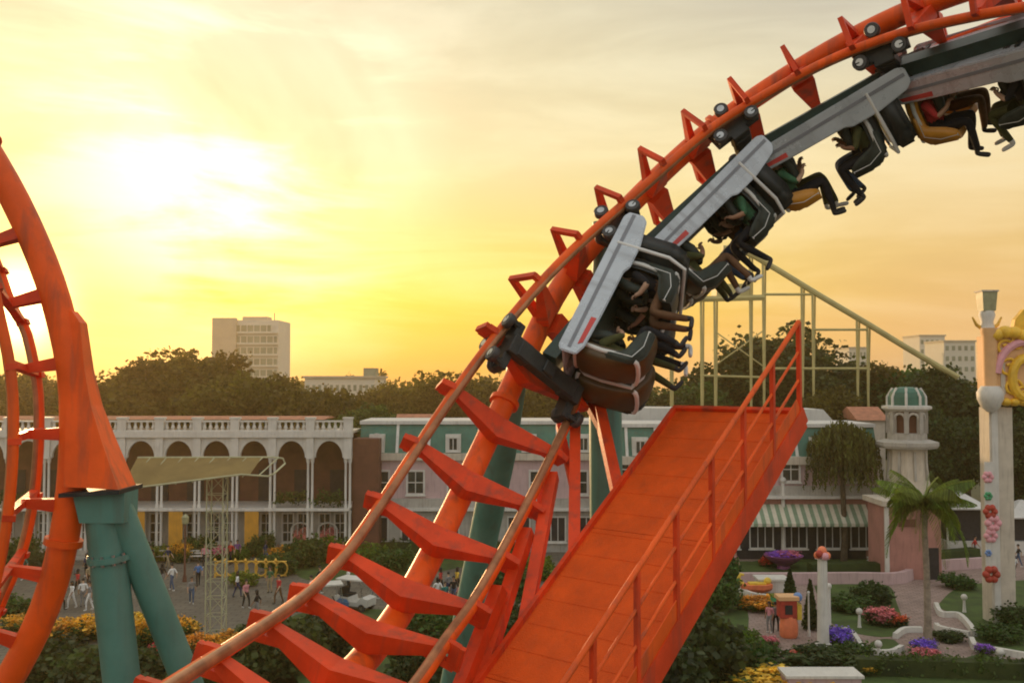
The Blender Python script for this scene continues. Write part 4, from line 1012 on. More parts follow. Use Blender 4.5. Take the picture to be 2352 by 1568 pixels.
for x0, y0, x1, y1, r_ in ((1560, 688, 1755, 683, .32), (1752, 676, 1866, 676, .14), (1866, 757, 1992, 757, .14), (1752, 846, 1990, 846, .14), (1610, 862, 1755, 866, .12), (1641, 760, 1752, 840, .07), (1752, 760, 1641, 840, .07)):
    yb(MB().tube([yp(x0, y0), yp(x1, y1)], r_, 6), 'cross_beam', True)
yb(MB().box(yp(1645, 660).x, yp(1720, 660).x, YY - .2, YY + 2.4, yp(1645, 681).z, yp(1645, 652).z), 'station_panel')

# ================================================================== ornate sign on its pole
SY = 57.4; sm_ = SY / F; sz = lambda py: float(P(1176, py, SY)[2]); sx = lambda px: float(P(px, 1000, SY)[0])
so_ = Vector((sx(2287), SY, 0)); sg = thing('entrance_sign', 'ornate peach and gold sign box on a thick cream pole at the right edge', 'sign', so_)
sb = lambda b, n, m, smo=False, par=None: b.build(n, m, par or sg, smo, org=so_, loc=(0, 0, 0))
sb(MB().box(sx(2261), sx(2314), SY - .6, SY + .6, 0, sz(935)), 'pole', 'cream')
sb(MB().box(sx(2266), sx(2280), SY - .64, SY - .6, 0.02, sz(940)), 'pole_strip', 'white_paint')
sb(MB().box(sx(2264), sx(2430), SY - .9, SY + .9, sz(920), sz(772)), 'box', 'sign_peach')
sb(MB().lathe([(.42, sz(905)), (.40, sz(890)), (.40, sz(775)), (.48, sz(765)), (.48, sz(755))], 14, (sx(2262), SY - .8, 0)), 'corner_column', 'sign_peach', True)
sb(MB().lathe([(.20, sz(945)), (.50, sz(935)), (.72, sz(915)), (.74, sz(900)), (.50, sz(886))], 14, (sx(2262), SY - .75, 0)), 'corner_urn', 'white_paint', True)
for i in range(6):
    x = 2274 + i * 20; sb(MB().ball((sx(x), SY - .95, sz(770 - 6 * math.sin(i * 1.2))), .42, 8, .9), 'gold_scroll', 'sign_gold', True)
    sb(MB().ball((sx(x), SY - .92, sz(922)), .30, 8, .8), 'gold_scroll', 'sign_gold', True)
sb(MB().prism([(sx(2318), sz(770)), (sx(2325), sz(735)), (sx(2345), sz(712)), (sx(2372), sz(706)), (sx(2400), sz(720)), (sx(2420), sz(770))], 1, SY - .6, SY - .2), 'crest', 'sign_gold')
sb(MB().tube([Vector((sx(2336) + 1.6 * math.cos(a), SY - 1.0, sz(862) + 1.9 * math.sin(a))) for a in np.linspace(math.pi * .98, .1, 14)], .24, 8), 'pink_arch', 'sign_pink', True)
sb(MB().tube([Vector((sx(2338) + .8 * math.cos(a), SY - 1.05, sz(868) + 1.15 * math.sin(a))) for a in np.linspace(math.pi * .3, math.pi * 1.9, 16)], .27, 8), 'gold_letter', 'sign_gold', True)
for k_, (qx, qz, qr) in enumerate(((2292, 800, .5), (2300, 845, .6), (2310, 890, .55), (2330, 905, .5), (2322, 790, .45))):
    sb(MB().tube([Vector((sx(qx) + qr * (1 - a / 12) * math.cos(a), SY - .98, sz(qz) + qr * (1 - a / 12) * math.sin(a))) for a in np.linspace(0, 8.5, 20)], .085, 6), 'gold_scroll', 'sign_gold', True)
for x in (2283, 2288): sb(MB().box(sx(x), sx(x + 5), SY - .95, SY - .9, sz(905), sz(800)), 'flute', 'cream')
lt = Vector((sx(2266), SY - .3, sz(760)))
sb(MB().lathe([(.30, 0), (.42, .15), (.34, .5), (.46, .9), (.40, 1.15)], 12, lt), 'lantern_urn', 'white_paint', True)
sb(MB().hexa([(lt.x - .36, lt.y - .36, lt.z + 1.15), (lt.x + .36, lt.y - .36, lt.z + 1.15), (lt.x + .36, lt.y + .36, lt.z + 1.15), (lt.x - .36, lt.y + .36, lt.z + 1.15), (lt.x - .44, lt.y - .44, lt.z + 2.25), (lt.x + .44, lt.y - .44, lt.z + 2.25), (lt.x + .44, lt.y + .44, lt.z + 2.25), (lt.x - .44, lt.y + .44, lt.z + 2.25)]), 'lantern', 'lantern_green')
sb(MB().box(lt.x - .5, lt.x + .5, lt.y - .5, lt.y + .5, lt.z + 2.25, lt.z + 2.34), 'lantern_lid', 'cream')
for q in (-1, 1):
    sb(MB().tube([lt + Vector((.25 * q, 0, .1)), lt + Vector((.62 * q, 0, .35)), lt + Vector((.85 * q, 0, .8))], [.12, .1, .05], 8), 'scroll_wing', 'gold', True)
# painted banner board on the pole's left side
bo_ = Vector((sx(2254), SY - .75, 0)); bn = thing('banner_board', 'tall white banner board with red and pink flowers on the sign pole', 'banner', (sx(2254), SY - .75, sz(1310)))
bl0 = Vector((sx(2254), SY - .75, sz(1310)))
MB().box(sx(2245), sx(2268), SY - .78, SY - .70, sz(1312), sz(1058)).build('board', 'white_paint', bn, org=bl0, loc=(0, 0, 0))
for px, py, r_, m_ in ((2252, 1092, .34, 'sign_pink'), (2256, 1170, .42, 'toy_red'), (2262, 1196, .48, 'sign_pink'), (2256, 1225, .40, 'sign_pink'), (2252, 1135, .25, 'toy_green'), (2256, 1312, .5, 'toy_red'), (2250, 1264, .2, 'toy_blue')):
    c = Vector((sx(px), SY - .80, sz(py))); m__ = MB()
    for k in range(6):
        a = k * math.pi / 3; m__.ball(c + Vector((math.cos(a) * r_ * .6, 0, math.sin(a) * r_ * .6)), r_ * .45, 6)
    m__.build('painted_flower', m_, bn, True, org=bl0, loc=(0, 0, 0))
for z__ in (sz(1290), sz(1080)): MB().box(sx(2258), sx(2264), SY - .71, SY - .58, z__ - .05, z__ + .05).build('bracket', 'steel', bn, org=bl0, loc=(0, 0, 0))

# ================================================================== garden ground
def poly(name, pxs, m, z, kind='structure'):
    return sheet(name, [G(*p) for p in pxs], m, z)
def curve_pts(pxs, n=8):
    g = [list(G(*p))[:2] for p in pxs]; return [(float(a), float(b)) for a, b in catmull(g, n)]
def lawn(name, pxs, z=.012):
    c = curve_pts(pxs + [pxs[0]], 6)[:-1]; return sheet(name, c, 'lawn', z)
sheet('garden_path', [G(*p) for p in ((1480, 1600), (1600, 1300), (1700, 1255), (2420, 1255), (2600, 1600))], 'path_pink', .004)
lawn('lawn', [(1560, 1480), (1640, 1340), (1690, 1290), (1760, 1300), (1700, 1345), (1720, 1420), (1690, 1530), (1600, 1600)])
lawn('lawn', [(1870, 1345), (1960, 1338), (2040, 1345), (2060, 1385), (2075, 1440), (2040, 1462), (1960, 1452), (1900, 1420)])
lawn('lawn', [(2150, 1392), (2200, 1350), (2300, 1335), (2450, 1340), (2450, 1470), (2330, 1500), (2240, 1470), (2215, 1425)])
lawn('lawn', [(2250, 1500), (2352, 1520), (2480, 1540), (2480, 1640), (1500, 1640), (1650, 1545), (1900, 1535), (2100, 1540)])
lawn('lawn', [(1985, 1490), (2010, 1470), (2050, 1468), (2070, 1490), (2040, 1503), (2008, 1502)], .014)
lawn('lawn', [(80, 1500), (200, 1480), (420, 1490), (620, 1500), (650, 1640), (0, 1640)])
lawn('lawn', [(660, 1290), (760, 1275), (900, 1262), (1150, 1262), (1200, 1290), (1080, 1300), (960, 1320), (820, 1330), (700, 1330)])
lawn('lawn', [(600, 1470), (700, 1405), (900, 1400), (1000, 1420), (1100, 1420), (1250, 1440), (1300, 1640), (600, 1640)])
lawn('lawn', [(1690, 1295), (1850, 1275), (2240, 1270), (2240, 1292), (2120, 1302), (2060, 1326), (1960, 1326), (1740, 1326)], .016)
# ---- white kerbs and low walls
def kerb(label, pxs, w_, h_, m, name='garden_kerb', cat='kerb', grp=None, n=8):
    c = curve_pts(pxs, n); o = Vector((c[len(c) // 2][0], c[len(c) // 2][1], 0)); b = MB(); L = []
    for i, p in enumerate(c):
        a = Vector(c[max(0, i - 1)]); d = (Vector(c[min(len(c) - 1, i + 1)]) - a).normalized(); q = Vector((-d.y, d.x)) * w_ / 2; p = Vector(p)
        L.append([(p.x - q.x, p.y - q.y, 0), (p.x + q.x, p.y + q.y, 0), (p.x + q.x * .85, p.y + q.y * .85, h_), (p.x - q.x * .85, p.y - q.y * .85, h_)])
    loft(b, L); return tag(b.build(name, m, org=o), label, cat, grp)
GR = 'white kerbs of the flower gardens'
kerb('white kerb curling around the grass patch beside the tall lamp post', [(1938, 1452), (1960, 1464), (1982, 1494), (2008, 1504), (2047, 1505), (2072, 1494)], .28, .32, 'white_paint', grp=GR)
kerb('short white kerb left of the palm trunk', [(2056, 1466), (2078, 1452), (2117, 1451)], .28, .3, 'white_paint', grp=GR)
kerb('upper white kerb arcing right of the palm trunk', [(2150, 1394), (2163, 1415), (2201, 1418), (2227, 1442), (2238, 1461)], .28, .32, 'white_paint', grp=GR)
kerb('straight white kerb under the arcing one, right of the palm', [(2150, 1442), (2163, 1450), (2227, 1463)], .28, .32, 'white_paint', grp=GR)
kerb('white kerb running to the lower right corner', [(2231, 1475), (2244, 1494), (2288, 1500), (2350, 1511), (2440, 1525)], .3, .32, 'white_paint', grp=GR)
kerb('white curved kerb in front of the orange toy boat', [(1700, 1358), (1725, 1370), (1765, 1376), (1800, 1376)], .3, .32, 'white_paint', grp=GR)
kerb('low pink garden wall bending behind the palm trunk', [(1700, 1340), (1830, 1340), (1960, 1339), (2069, 1338), (2122, 1314), (2240, 1304), (2300, 1300)], .5, .75, 'pink_wall', 'garden_wall', 'wall', n=4)
kerb('dark clipped hedge right behind the pink garden wall', [(1860, 1322), (1960, 1320), (2060, 1318), (2120, 1298), (2240, 1284)], 1.1, .9, 'leaf_dark', 'hedge', 'hedge', n=4)
kerb('pale stone kerb along the lower garden hedge', [(1500, 1590), (1700, 1535), (1850, 1530)], .3, .3, 'stone_grey', grp=GR)
# clipped hedges with leaf relief
def hedge(label, p0, p1, w_, h_, m):
    a, b_ = G(*p0), G(*p1); d = b_ - a; o = (a + b_) / 2; n = max(3, int(d.length / .9))
    b = leaf_cloud([(a.x + d.x * (k + .5) / n - o.x, a.y + d.y * (k + .5) / n - o.y, h_ * .5, .75, w_ / 2, h_ * .52) for k in range(n)], n * 330, .13, .55)
    b.v = [(v[0], v[1], max(.02, v[2])) for v in b.v]
    t = thing('hedge', label, 'hedge', o, 'clipped hedges'); ob('foliage', b.mesh('foliage', m), t)
    MB().bar(a - o + Vector((0, 0, h_ * .4)), b_ - o + Vector((0, 0, h_ * .4)), w_ * .6, h_ * .75).build('inner_twigs', 'leaf_dark', t)
hedge('long green hedge along the lower right edge', (1960, 1545), (2440, 1560), 1.3, 1.0, 'leaf_mid')
hedge('dark hedge under the white bench by the pink block', (1990, 1316), (2140, 1308), 1.0, .8, 'leaf_dark')
hedge('hedge below the shop windows behind the track ties', (830, 1268), (1210, 1270), 1.2, 1.1, 'leaf_mid')

# ---- bushes
B = bush
B(1610, 1560, 2.5, 3.0, 'leaf_dark', 'large dark round bush under the walkway, lower right')
B(1520, 1600, 2.2, 2.4, 'leaf_dark', 'dark bush cut by the bottom edge under the walkway')
B(1690, 1545, 1.6, 1.4, 'leaf_mid', 'low green bush right of the large dark bush')
B(1640, 1400, 1.7, 1.9, 'leaf_mid', 'green bush against the walkway\'s lower edge')
B(1660, 1330, 1.4, 1.6, 'leaf_mid', 'small green bush beside the walkway near the bowl')
B(2003, 1385, 1.25, 1.3, 'leaf_dark', 'round dark bush behind the pink flowers')
B(1955, 1400, 1.5, .8, 'leaf_mid', 'low spreading bush left of the pink flowers')
B(2023, 1432, 1.0, 1.0, 'flower_pink', 'pink blossoming bush beside the palm trunk', under='leaf_dark')
B(2058, 1436, .7, .7, 'flower_red', 'dark red low bush right of the pink blossoms', under='leaf_dark')
B(1924, 1482, .85, 1.0, 'flower_purple', 'bright purple flower bush beside the white lamp post', under='leaf_mid')
B(1885, 1535, 2.0, 1.0, 'leaf_dark', 'brownish low bush at the foot of the lamp post')
B(2122, 1500, .7, .75, 'flower_purple', 'purple flowers in front of the palm trunk', under='leaf_mid')
B(2126, 1514, .8, .6, 'flower_pink', 'pink flower tuft in front of the purple flowers', under='leaf_mid')
B(2262, 1500, .5, .5, 'flower_purple', 'small purple tuft on the lower right kerb', under='leaf_mid')
B(1750, 1398, 1.5, .8, 'flower_orange', 'orange flower bed in front of the toy boat', under='leaf_mid')
B(1760, 1300, .6, .7, 'flower_red', 'small reddish flower bush at the bowl planter', under='leaf_mid')
B(1790, 1600, 2.3, 1.0, 'flower_orange', 'orange flower bed at the bottom edge', under='leaf_mid')
B(2180, 1470, .9, .5, 'leaf_dark', 'dark ground plants between the white kerbs')
for i, (x, y, r_, h_, m_, u_, lb) in enumerate((
    (120, 1560, 1.9, 1.7, 'leaf_dark', None, 'dark bush behind the foot of the left track'), (215, 1590, 2.0, 1.8, 'leaf_dark', None, 'dark bush left of the teal leg'), (345, 1580, 1.8, 1.7, 'leaf_dark', None, 'dark bush between the two teal legs'), (470, 1600, 1.6, 1.4, 'leaf_mid', None, 'green bush right of the leaning teal leg'),
    (120, 1478, 1.3, 1.2, 'flower_orange', 'leaf_mid', 'orange flower bush behind the left track'), (180, 1468, 1.4, 1.3, 'flower_orange', 'leaf_mid', 'orange flower bush left of the teal leg'), (235, 1462, 1.2, 1.2, 'flower_orange', 'leaf_mid', 'orange flower bush hidden by the teal leg'), (335, 1478, 1.3, 1.5, 'flower_orange', 'leaf_mid', 'orange flower bush between the teal legs'), (455, 1500, 1.0, 1.0, 'flower_orange', 'leaf_mid', 'orange flower bush right of the teal legs'),
    (155, 1510, .6, .6, 'flower_pink', 'leaf_mid', 'pink flower tuft below the orange flowers'), (372, 1520, .7, 1.0, 'flower_red', 'leaf_mid', 'red flower tuft beside the leaning teal leg'),
    (700, 1300, 1.7, 2.0, 'leaf_mid', None, 'green bush left of the rising orange rail'), (760, 1285, 1.5, 1.8, 'leaf_bright', None, 'light green bush under the flower trellis'), (640, 1318, 1.4, 1.4, 'leaf_mid', None, 'green bush beside the gold hoop fence'),
    (650, 1540, 2.1, 2.4, 'leaf_dark', None, 'dark bush under the lower rail'), (760, 1500, 1.8, 2.0, 'leaf_dark', None, 'dark bush between the lower track ties'), (850, 1300, 1.6, 1.7, 'leaf_bright', None, 'bright bush seen through the track ties'), (900, 1310, 1.6, 1.6, 'leaf_mid', None, 'green bush left of the thick spine tube'),
    (1000, 1470, 1.9, 1.9, 'leaf_mid', None, 'green bush between spine and right rail'), (970, 1560, 1.7, 1.8, 'leaf_dark', None, 'dark bush low between spine and right rail'), (1180, 1370, 1.5, 1.8, 'leaf_mid', None, 'green bush between the right rail and walkway'), (1230, 1330, 1.3, 1.8, 'leaf_bright', None, 'bright leafy bush beside the walkway edge'), (1150, 1470, 1.8, 2.2, 'leaf_dark', None, 'dark bush under the walkway brackets'), (560, 1345, 1.0, 1.0, 'leaf_bright', None, 'light bush right of the lattice mast'), (560, 1495, 1.0, .9, 'leaf_mid', None, 'green clump in front of the lattice mast'))):
    B(x, y, r_, h_, m_, lb, under=u_)
PLA = ['first', 'second', 'third', 'fourth', 'fifth', 'sixth', 'seventh', 'eighth']
for i in range(8):
    B(322 + i * 46, 1282 + (i % 3) * 4, random.uniform(.8, 1.3), random.uniform(1.0, 1.9), ('leaf_mid', 'leaf_bright', 'flower_orange', 'leaf_mid', 'flower_pink', 'leaf_bright', 'leaf_mid', 'flower_orange')[i], '%s bush from the left in the row along the arcade steps' % PLA[i], under=None if i not in (2, 4, 7) else 'leaf_mid')
for i, (x, y, r_, h_, m_, u_, lb) in enumerate(((40, 1300, 1.6, 2.2, 'leaf_mid', None, 'tall bush behind the upper rungs of the left track'), (90, 1318, 1.4, 1.6, 'leaf_dark', None, 'dark bush behind the left track spine'), (12, 1420, 1.5, 1.3, 'leaf_mid', None, 'bush at the left edge behind the rungs'), (60, 1450, 1.3, 1.0, 'flower_orange', 'leaf_mid', 'orange flowers behind the lowest visible rungs'), (285, 1455, 1.3, 1.1, 'flower_orange', 'leaf_mid', 'orange flowers directly behind the upright teal leg'), (400, 1468, 1.3, 1.2, 'flower_orange', 'leaf_mid', 'orange flowers behind the leaning teal leg'), (520, 1500, 1.2, 1.1, 'flower_orange', 'leaf_mid', 'orange flowers at the foot of the lattice mast'), (600, 1490, 1.3, 1.2, 'leaf_mid', None, 'green bush left of the lower rail'), (1700, 1480, 1.1, .9, 'leaf_bright', None, 'light bush left of the play booth'), (1735, 1520, 1.2, .9, 'leaf_mid', None, 'green bush in front of the play booth'), (1765, 1482, .6, .5, 'flower_pink', 'leaf_mid', 'small pink flowers left of the play booth'), (1860, 1520, .9, .8, 'leaf_mid', None, 'green bush at the left foot of the thick post'), (1960, 1510, 1.0, .7, 'leaf_mid', None, 'low bush inside the left white kerb'), (2300, 1470, 1.3, .8, 'leaf_mid', None, 'low bush on the lawn under the sign pole'), (2340, 1440, 1.4, 1.2, 'leaf_dark', None, 'dark bush at the right edge beyond the pole'), (2200, 1350, 1.2, .9, 'leaf_mid', None, 'low bush on the lawn left of the sign pole'), (1990, 1545, .7, .5, 'flower_orange', 'leaf_mid', 'small orange flowers by the long lower hedge'), (2160, 1535, .6, .5, 'flower_pink', 'leaf_mid', 'small pink flowers by the long lower hedge'))):
    B(x, y, r_, h_, m_, lb, under=u_)
# ---- conical shrubs
def cone_shrub(px, py, r_, h_, label):
    b = MB()
    for k in range(900):
        f = random.random() ** 1.3; a = random.random() * 6.28; rr = r_ * (1 - f) * random.uniform(.75, 1.05); v = rv(); q = v.cross(rv()).normalized()
        b.card((math.cos(a) * rr, math.sin(a) * rr, .15 + f * h_), v * .09, q * .05)
    t = thing('conifer', label, 'shrub', G(px, py), 'clipped conical shrubs'); ob('foliage', b.mesh('foliage', 'leaf_dark'), t)
    MB().lathe([(r_ * .75, .12), (r_ * .4, h_ * .5), (.05, h_)], 10).build('inner_twigs', 'leaf_dark', t); MB().tube([(0, 0, 0), (0, 0, .4)], .08, 7).build('trunk', 'bark', t)
cone_shrub(1815, 1395, .62, 2.2, 'broad conical shrub behind the toy figure'); cone_shrub(1862, 1445, .48, 2.6, 'slim dark columnar shrub left of the white lamp post')

# ================================================================== palm and weeping tree
def frond(L, droop, a, tilt):
    b = MB(); d = Vector((math.cos(a), math.sin(a), 0)); pts = []
    for i in range(11):
        f = i / 10; pts.append(d * (L * f * (1 - .25 * f * f * (droop > 1))) + Vector((0, 0, L * (tilt * f - droop * f * f * .55))))
    b.tube(pts, [.035 * (1 - .8 * i / 10) for i in range(11)], 5)
    sd = Vector((-d.y, d.x, 0))
    for i in range(3, 62):
        f = i / 62; p = pts[min(9, int(f * 10))].lerp(pts[min(10, int(f * 10) + 1)], f * 10 % 1); l_ = L * .30 * math.sin(math.pi * min(1, f * .85 + .15)) ** .6
        for q in (-1, 1):
            e = (sd * q * .8 + d * .45 + Vector((0, 0, -.75 - random.random() * .4))).normalized(); c = p + e * l_ * .5; b.card(c, e * l_ * .5, d * random.uniform(.012, .02))
    return b
pg = G(2130, 1484); Yp = pg.y; ht = float(P(2130, 1150, Yp)[2])
pm = thing('palm_tree', 'slender palm with drooping bright green fronds in the garden path', 'palm', pg)
MB().tube([(0, 0, -.05), (.05, 0, ht * .15), (.03, 0, ht * .5), (-.05, 0, ht * .8), (0, 0, ht)], [.26, .19, .16, .15, .17], 12).build('trunk', 'palm_bark', pm, True)
for i in range(44):
    f = i / 44; b = frond(random.uniform(1.8, 2.7), random.uniform(1.1, 3.0) if i % 3 else .8, i * 2.399, random.uniform(.2, 1.1)); o = b.build('frond', 'leaf_bright', pm, fix=False); o.location = (0, 0, ht - .05 + .15 * f)
wg = G(1938, 1288); Yw = wg.y; wz = lambda py: float(P(1176, py, Yw)[2]); wm_ = Yw / F
wt = thing('weeping_tree', 'drooping tree hiding the front of the pink building', 'tree', wg)
MB().tube([(0, 0, -.05), (.1, 0, 2), (0, .1, wz(1080)), (.1, 0, wz(1000))], [.28, .22, .18, .08], 10).build('trunk', 'bark', wt, True)
for k in range(6):
    a = k * 1.05; MB().tube([(0, 0, wz(1090)), (math.cos(a) * 1.2, math.sin(a) * 1.2, wz(1020)), (math.cos(a) * 2.3, math.sin(a) * 2.0, wz(1000))], [.10, .06, .02], 6).build('limb', 'bark', wt, True)
b = MB()
for k in range(420):
    a = random.random() * 6.28; r_ = math.sqrt(random.random()) * 78 * wm_; z0 = wz(965) - (r_ / (78 * wm_)) ** 2 * 1.6 - random.random() * .5; Ln = random.uniform(1.5, 5.2) * (1.0 - .25 * r_ / (78 * wm_)); Ln = min(Ln, z0 - wz(1190 - random.random() * 60))
    x, y = math.cos(a) * r_, math.sin(a) * r_
    for j in range(int(Ln / .17)):
        f = j * .17; v = Vector((random.uniform(-1, 1), random.uniform(-1, 1), -1.5)).normalized(); q = v.cross(rv()).normalized()
        b.card((x * (1 + .05 * f) + random.uniform(-.08, .08), y * (1 + .05 * f) + random.uniform(-.08, .08), z0 - f), v * .15, q * .05)
ob('crown', b.mesh('crown', 'leaf_willow'), wt)

# ================================================================== lamps, poles, benches
def lamp_post(px, py, pyt, r_, label, ball=True, group=None):
    g = G(px, py); zt_ = float(P(px, pyt, g.y)[2]); t = thing('lamp_post', label, 'lamp post', g, group)
    MB().lathe([(r_ * 1.9, 0), (r_ * 1.8, .25), (r_ * 1.15, .4), (r_, zt_ * .5), (r_ * .9, zt_ - .5), (r_ * 1.4, zt_ - .45)], 14).build('shaft', 'white_paint', t, True)
    if ball:
        for k in range(5):
            a = k * 1.256; MB().ball((math.cos(a) * r_ * .9, math.sin(a) * r_ * .9, zt_ - .30 + .12 * (k % 2)), r_ * .75, 8).build('flower_ball', ('toy_orange', 'sign_pink', 'toy_orange', 'toy_red', 'sign_pink')[k], t, True)
        MB().ball((0, 0, zt_ - .05), r_ * .9, 10).build('globe', 'toy_orange', t, True)
    else: MB().ball((0, 0, zt_ - .35), r_ * 1.6, 8).build('finial', 'white_paint', t, True)
lamp_post(1891, 1492, 1262, .27, 'thick white post topped with salmon flower balls')
lamp_post(1905, 1470, 1330, .10, 'thin white post just right of the thick white post', False)
lamp_post(1800, 1284, 1092, .16, 'slim tall white flagpole in front of the striped awning', False)
lamp_post(1858, 1460, 1345, .05, 'very thin white stake by the columnar shrub', False)
for px, py, lb in ((2018, 1520, 'white garden bollard light by the lawn curl'), (2298, 1540, 'white garden bollard light in the right hedge'), (2215, 1405, 'small white garden light on the right lawn'), (2283, 1375, 'small white garden light left of the sign pole'), (1974, 1440, 'small white garden light beside the pink blossoms'), (2078, 1310, 'white stone urn beside the bench')):
    t = thing('garden_light', lb, 'garden light', G(px, py), 'small white garden lights')
    MB().lathe([(.13, 0), (.10, .1), (.075, .55), (.075, .75)], 10).build('stem', 'white_paint', t, True); MB().ball((0, 0, .9), .19, 8).build('globe', 'white_paint', t, True)
def bench(px, py, label, L=1.7):
    t = thing('bench', label, 'bench', G(px, py), 'white park benches')
    for k in range(3): MB().box(-L / 2, L / 2, -.2 + k * .16, -.06 + k * .16, .44, .48).build('seat_slat', 'white_paint', t)
    for k in range(2): MB().box(-L / 2, L / 2, .27, .30, .58 + k * .17, .70 + k * .17).build('back_slat', 'white_paint', t)
    for q in (-1, 1):
        MB().box(q * L * .42 - .05, q * L * .42 + .05, -.2, .28, 0, .44).build('leg', 'stone_grey', t); MB().box(q * L * .42 - .03, q * L * .42 + .03, .24, .27, .44, .92).build('back_post', 'stone_grey', t)
bench(2035, 1306, 'white bench left of the stone urn below the pink block', 2.6)
bench(365, 1290, 'white bench in front of the arcade, left one'); bench(455, 1290, 'white bench in front of the arcade, right one')
g = G(424, 1335); t = thing('lamp_post', 'dark brown lantern pole on the grey plaza', 'lamp post', g); hz = float(P(424, 1205, g.y)[2])
MB().lathe([(.16, 0), (.14, .3), (.08, .5), (.06, hz)], 10).build('shaft', 'brown_wall', t, True); MB().lathe([(.05, hz), (.22, hz + .1), (.26, hz + .55), (.05, hz + .75)], 8).build('lantern', 'lantern_green', t, True)
# magenta bowl planter and pale plinth
g = G(1800, 1305); t = thing('bowl_planter', 'wide dark magenta bowl planter at the foot of the flagpole', 'planter', g)
MB().lathe([(.5, 0), (.45, .25), (.9, .5), (1.35, .85), (1.45, 1.0), (1.25, 1.0), (1.15, .9)], 20).build('bowl', 'purple_paint', t, True)
o = ob('flowers', BUSH['flower_purple'], t); o.scale = (1.1, 1.1, .35); o.location = (0, 0, .85)
o = ob('flowers', BUSH['flower_pink'], t); o.scale = (.9, .9, .3); o.location = (.3, -.2, .95)
g = G(1772, 1355); t = thing('plinth', 'white square plinth right of the orange toy boat', 'plinth', g)
MB().box(-.95, .95, -.7, .7, 0, .75).build('block', 'white_paint', t); MB().box(-1.05, 1.05, -.8, .8, .75, .88).build('cap', 'white_paint', t)
# orange and yellow toy boat
g = G(1737, 1362); t = thing('toy_boat', 'orange and yellow toy boat ride on the white kerb', 'toy boat', g)
loft(MB(), [[(-1.0, 0, .35), (-1.05, -.1, .6), (-1.1, 0, .7), (-1.05, .1, .6)], [(-.6, 0, .05), (-.6, -.4, .35), (-.6, -.45, .6), (-.6, .45, .6)], [(.4, 0, .02), (.4, -.45, .3), (.4, -.5, .6), (.4, .5, .6)], [(1.0, 0, .2), (1.0, -.3, .4), (1.0, -.35, .65), (1.0, .35, .65)]]).build('hull', 'toy_orange', t)
MB().box(-.5, .6, -.3, .3, .6, .72).build('seat', 'toy_yellow', t); MB().tube([(-.9, 0, .6), (-1.15, 0, 1.0), (-1.0, 0, 1.25), (-.8, 0, 1.2)], [.16, .12, .12, .08], 8).build('prow', 'toy_yellow', t, True); MB().ball((.75, 0, .8), .25, 8).build('stern_knob', 'toy_yellow', t, True)
g = G(1792, 1405); t = thing('toy_crate', 'green painted box behind the colourful toy figure', 'box', g); MB().box(-.5, .5, -.35, .35, 0, .95).build('box', 'toy_green', t); MB().box(-.55, .55, -.4, .4, .95, 1.05).build('lid', 'leaf_bright', t)
# colourful toy booth
g = G(1812, 1462); t = thing('toy_booth', 'salmon and red play booth with peach roof beside the columnar shrub', 'play booth', g)
MB().lathe([(.42, 0), (.50, .12), (.52, .6), (.46, 1.0), (.44, 1.15)], 8).build('base', 'toy_orange', t, True)
MB().box(-.55, .35, -.4, .4, 1.1, 2.05).build('cabin', 'toy_red', t); MB().box(-.65, .45, -.5, .5, 2.05, 2.25).build('roof', 'sign_peach', t)
MB().box(.38, .62, -.35, .35, 1.0, 1.8).build('side_panel', 'toy_yellow', t); MB().ball((.5, 0, 2.15), .26, 8).build('ball', 'toy_blue', t, True); MB().box(-.3, .1, -.43, -.40, 1.3, 1.8).build('opening', 'dark_shop', t)
g = G(1830, 1530); t = thing('toy_mushroom', 'small red toy mushroom in front of the play booth', 'toy', g)
MB().lathe([(.2, 0), (.16, .4)], 10).build('stalk', 'white_paint', t, True); MB().lathe([(.5, .38), (.46, .55), (.3, .75), (.05, .82)], 14).build('cap', 'toy_red', t, True)
g = G(1890, 1600); t = thing('plinth', 'pale plinth cut by the bottom edge below the lamp post', 'plinth', g); MB().box(-1.7, 1.5, -.6, .6, 0, 1.0).build('block', 'pink_wall', t); MB().box(-1.8, 1.6, -.7, .7, 1.0, 1.12).build('cap', 'white_paint', t)

# ================================================================== canopy on lattice mast (left plaza)
cg = G(495, 1490); CY = cg.y; cz = lambda py: float(P(1176, py, CY)[2]); cx = lambda px: float(P(px, 1000, CY)[0])
cn = thing('lattice_canopy', 'tan shade canopy on a pale lattice mast in the plaza', 'canopy', cg)
cb = lambda b, n, m, s_=False: b.build(n, m, cn, s_, org=cg, loc=(0, 0, 0))
edge = [(300, 1054), (560, 1053), (620, 1053), (640, 1056), (645, 1068), (643, 1082), (630, 1088), (570, 1084), (300, 1118)]
fr_ = [Vector((cx(x), CY - (1.2 if y > 1075 else -1.0), cz(y))) for x, y in edge]
cb(MB().tube(fr_, .05, 8), 'frame', 'lattice', True)
b = MB(); up_ = [(300, 1055), (400, 1055), (500, 1055), (590, 1055)]; lo_ = [(300, 1117), (400, 1105), (500, 1093), (590, 1083)]
for i in range(3):
    A, B_, C_, D_ = [Vector((cx(x), CY + d, cz(y))) for (x, y), d in ((lo_[i], -1.2), (lo_[i + 1], -1.2), (up_[i + 1], 1.0), (up_[i], 1.0))]; u3 = Vector((0, 0, .03))
    b = MB(); b.hexa([A, B_, C_, D_, A + u3, B_ + u3, C_ + u3, D_ + u3]); cb(b, 'fabric_panel', 'canopy')
mw = .42
for q in ((-mw, -mw), (mw, -mw), (mw, mw), (-mw, mw)): cb(MB().tube([(cg.x + q[0], cg.y + q[1], 0), (cg.x + q[0], cg.y + q[1], cz(1095))], .035, 7), 'mast_leg', 'lattice', True)
hh = cz(1095); nb_ = 10
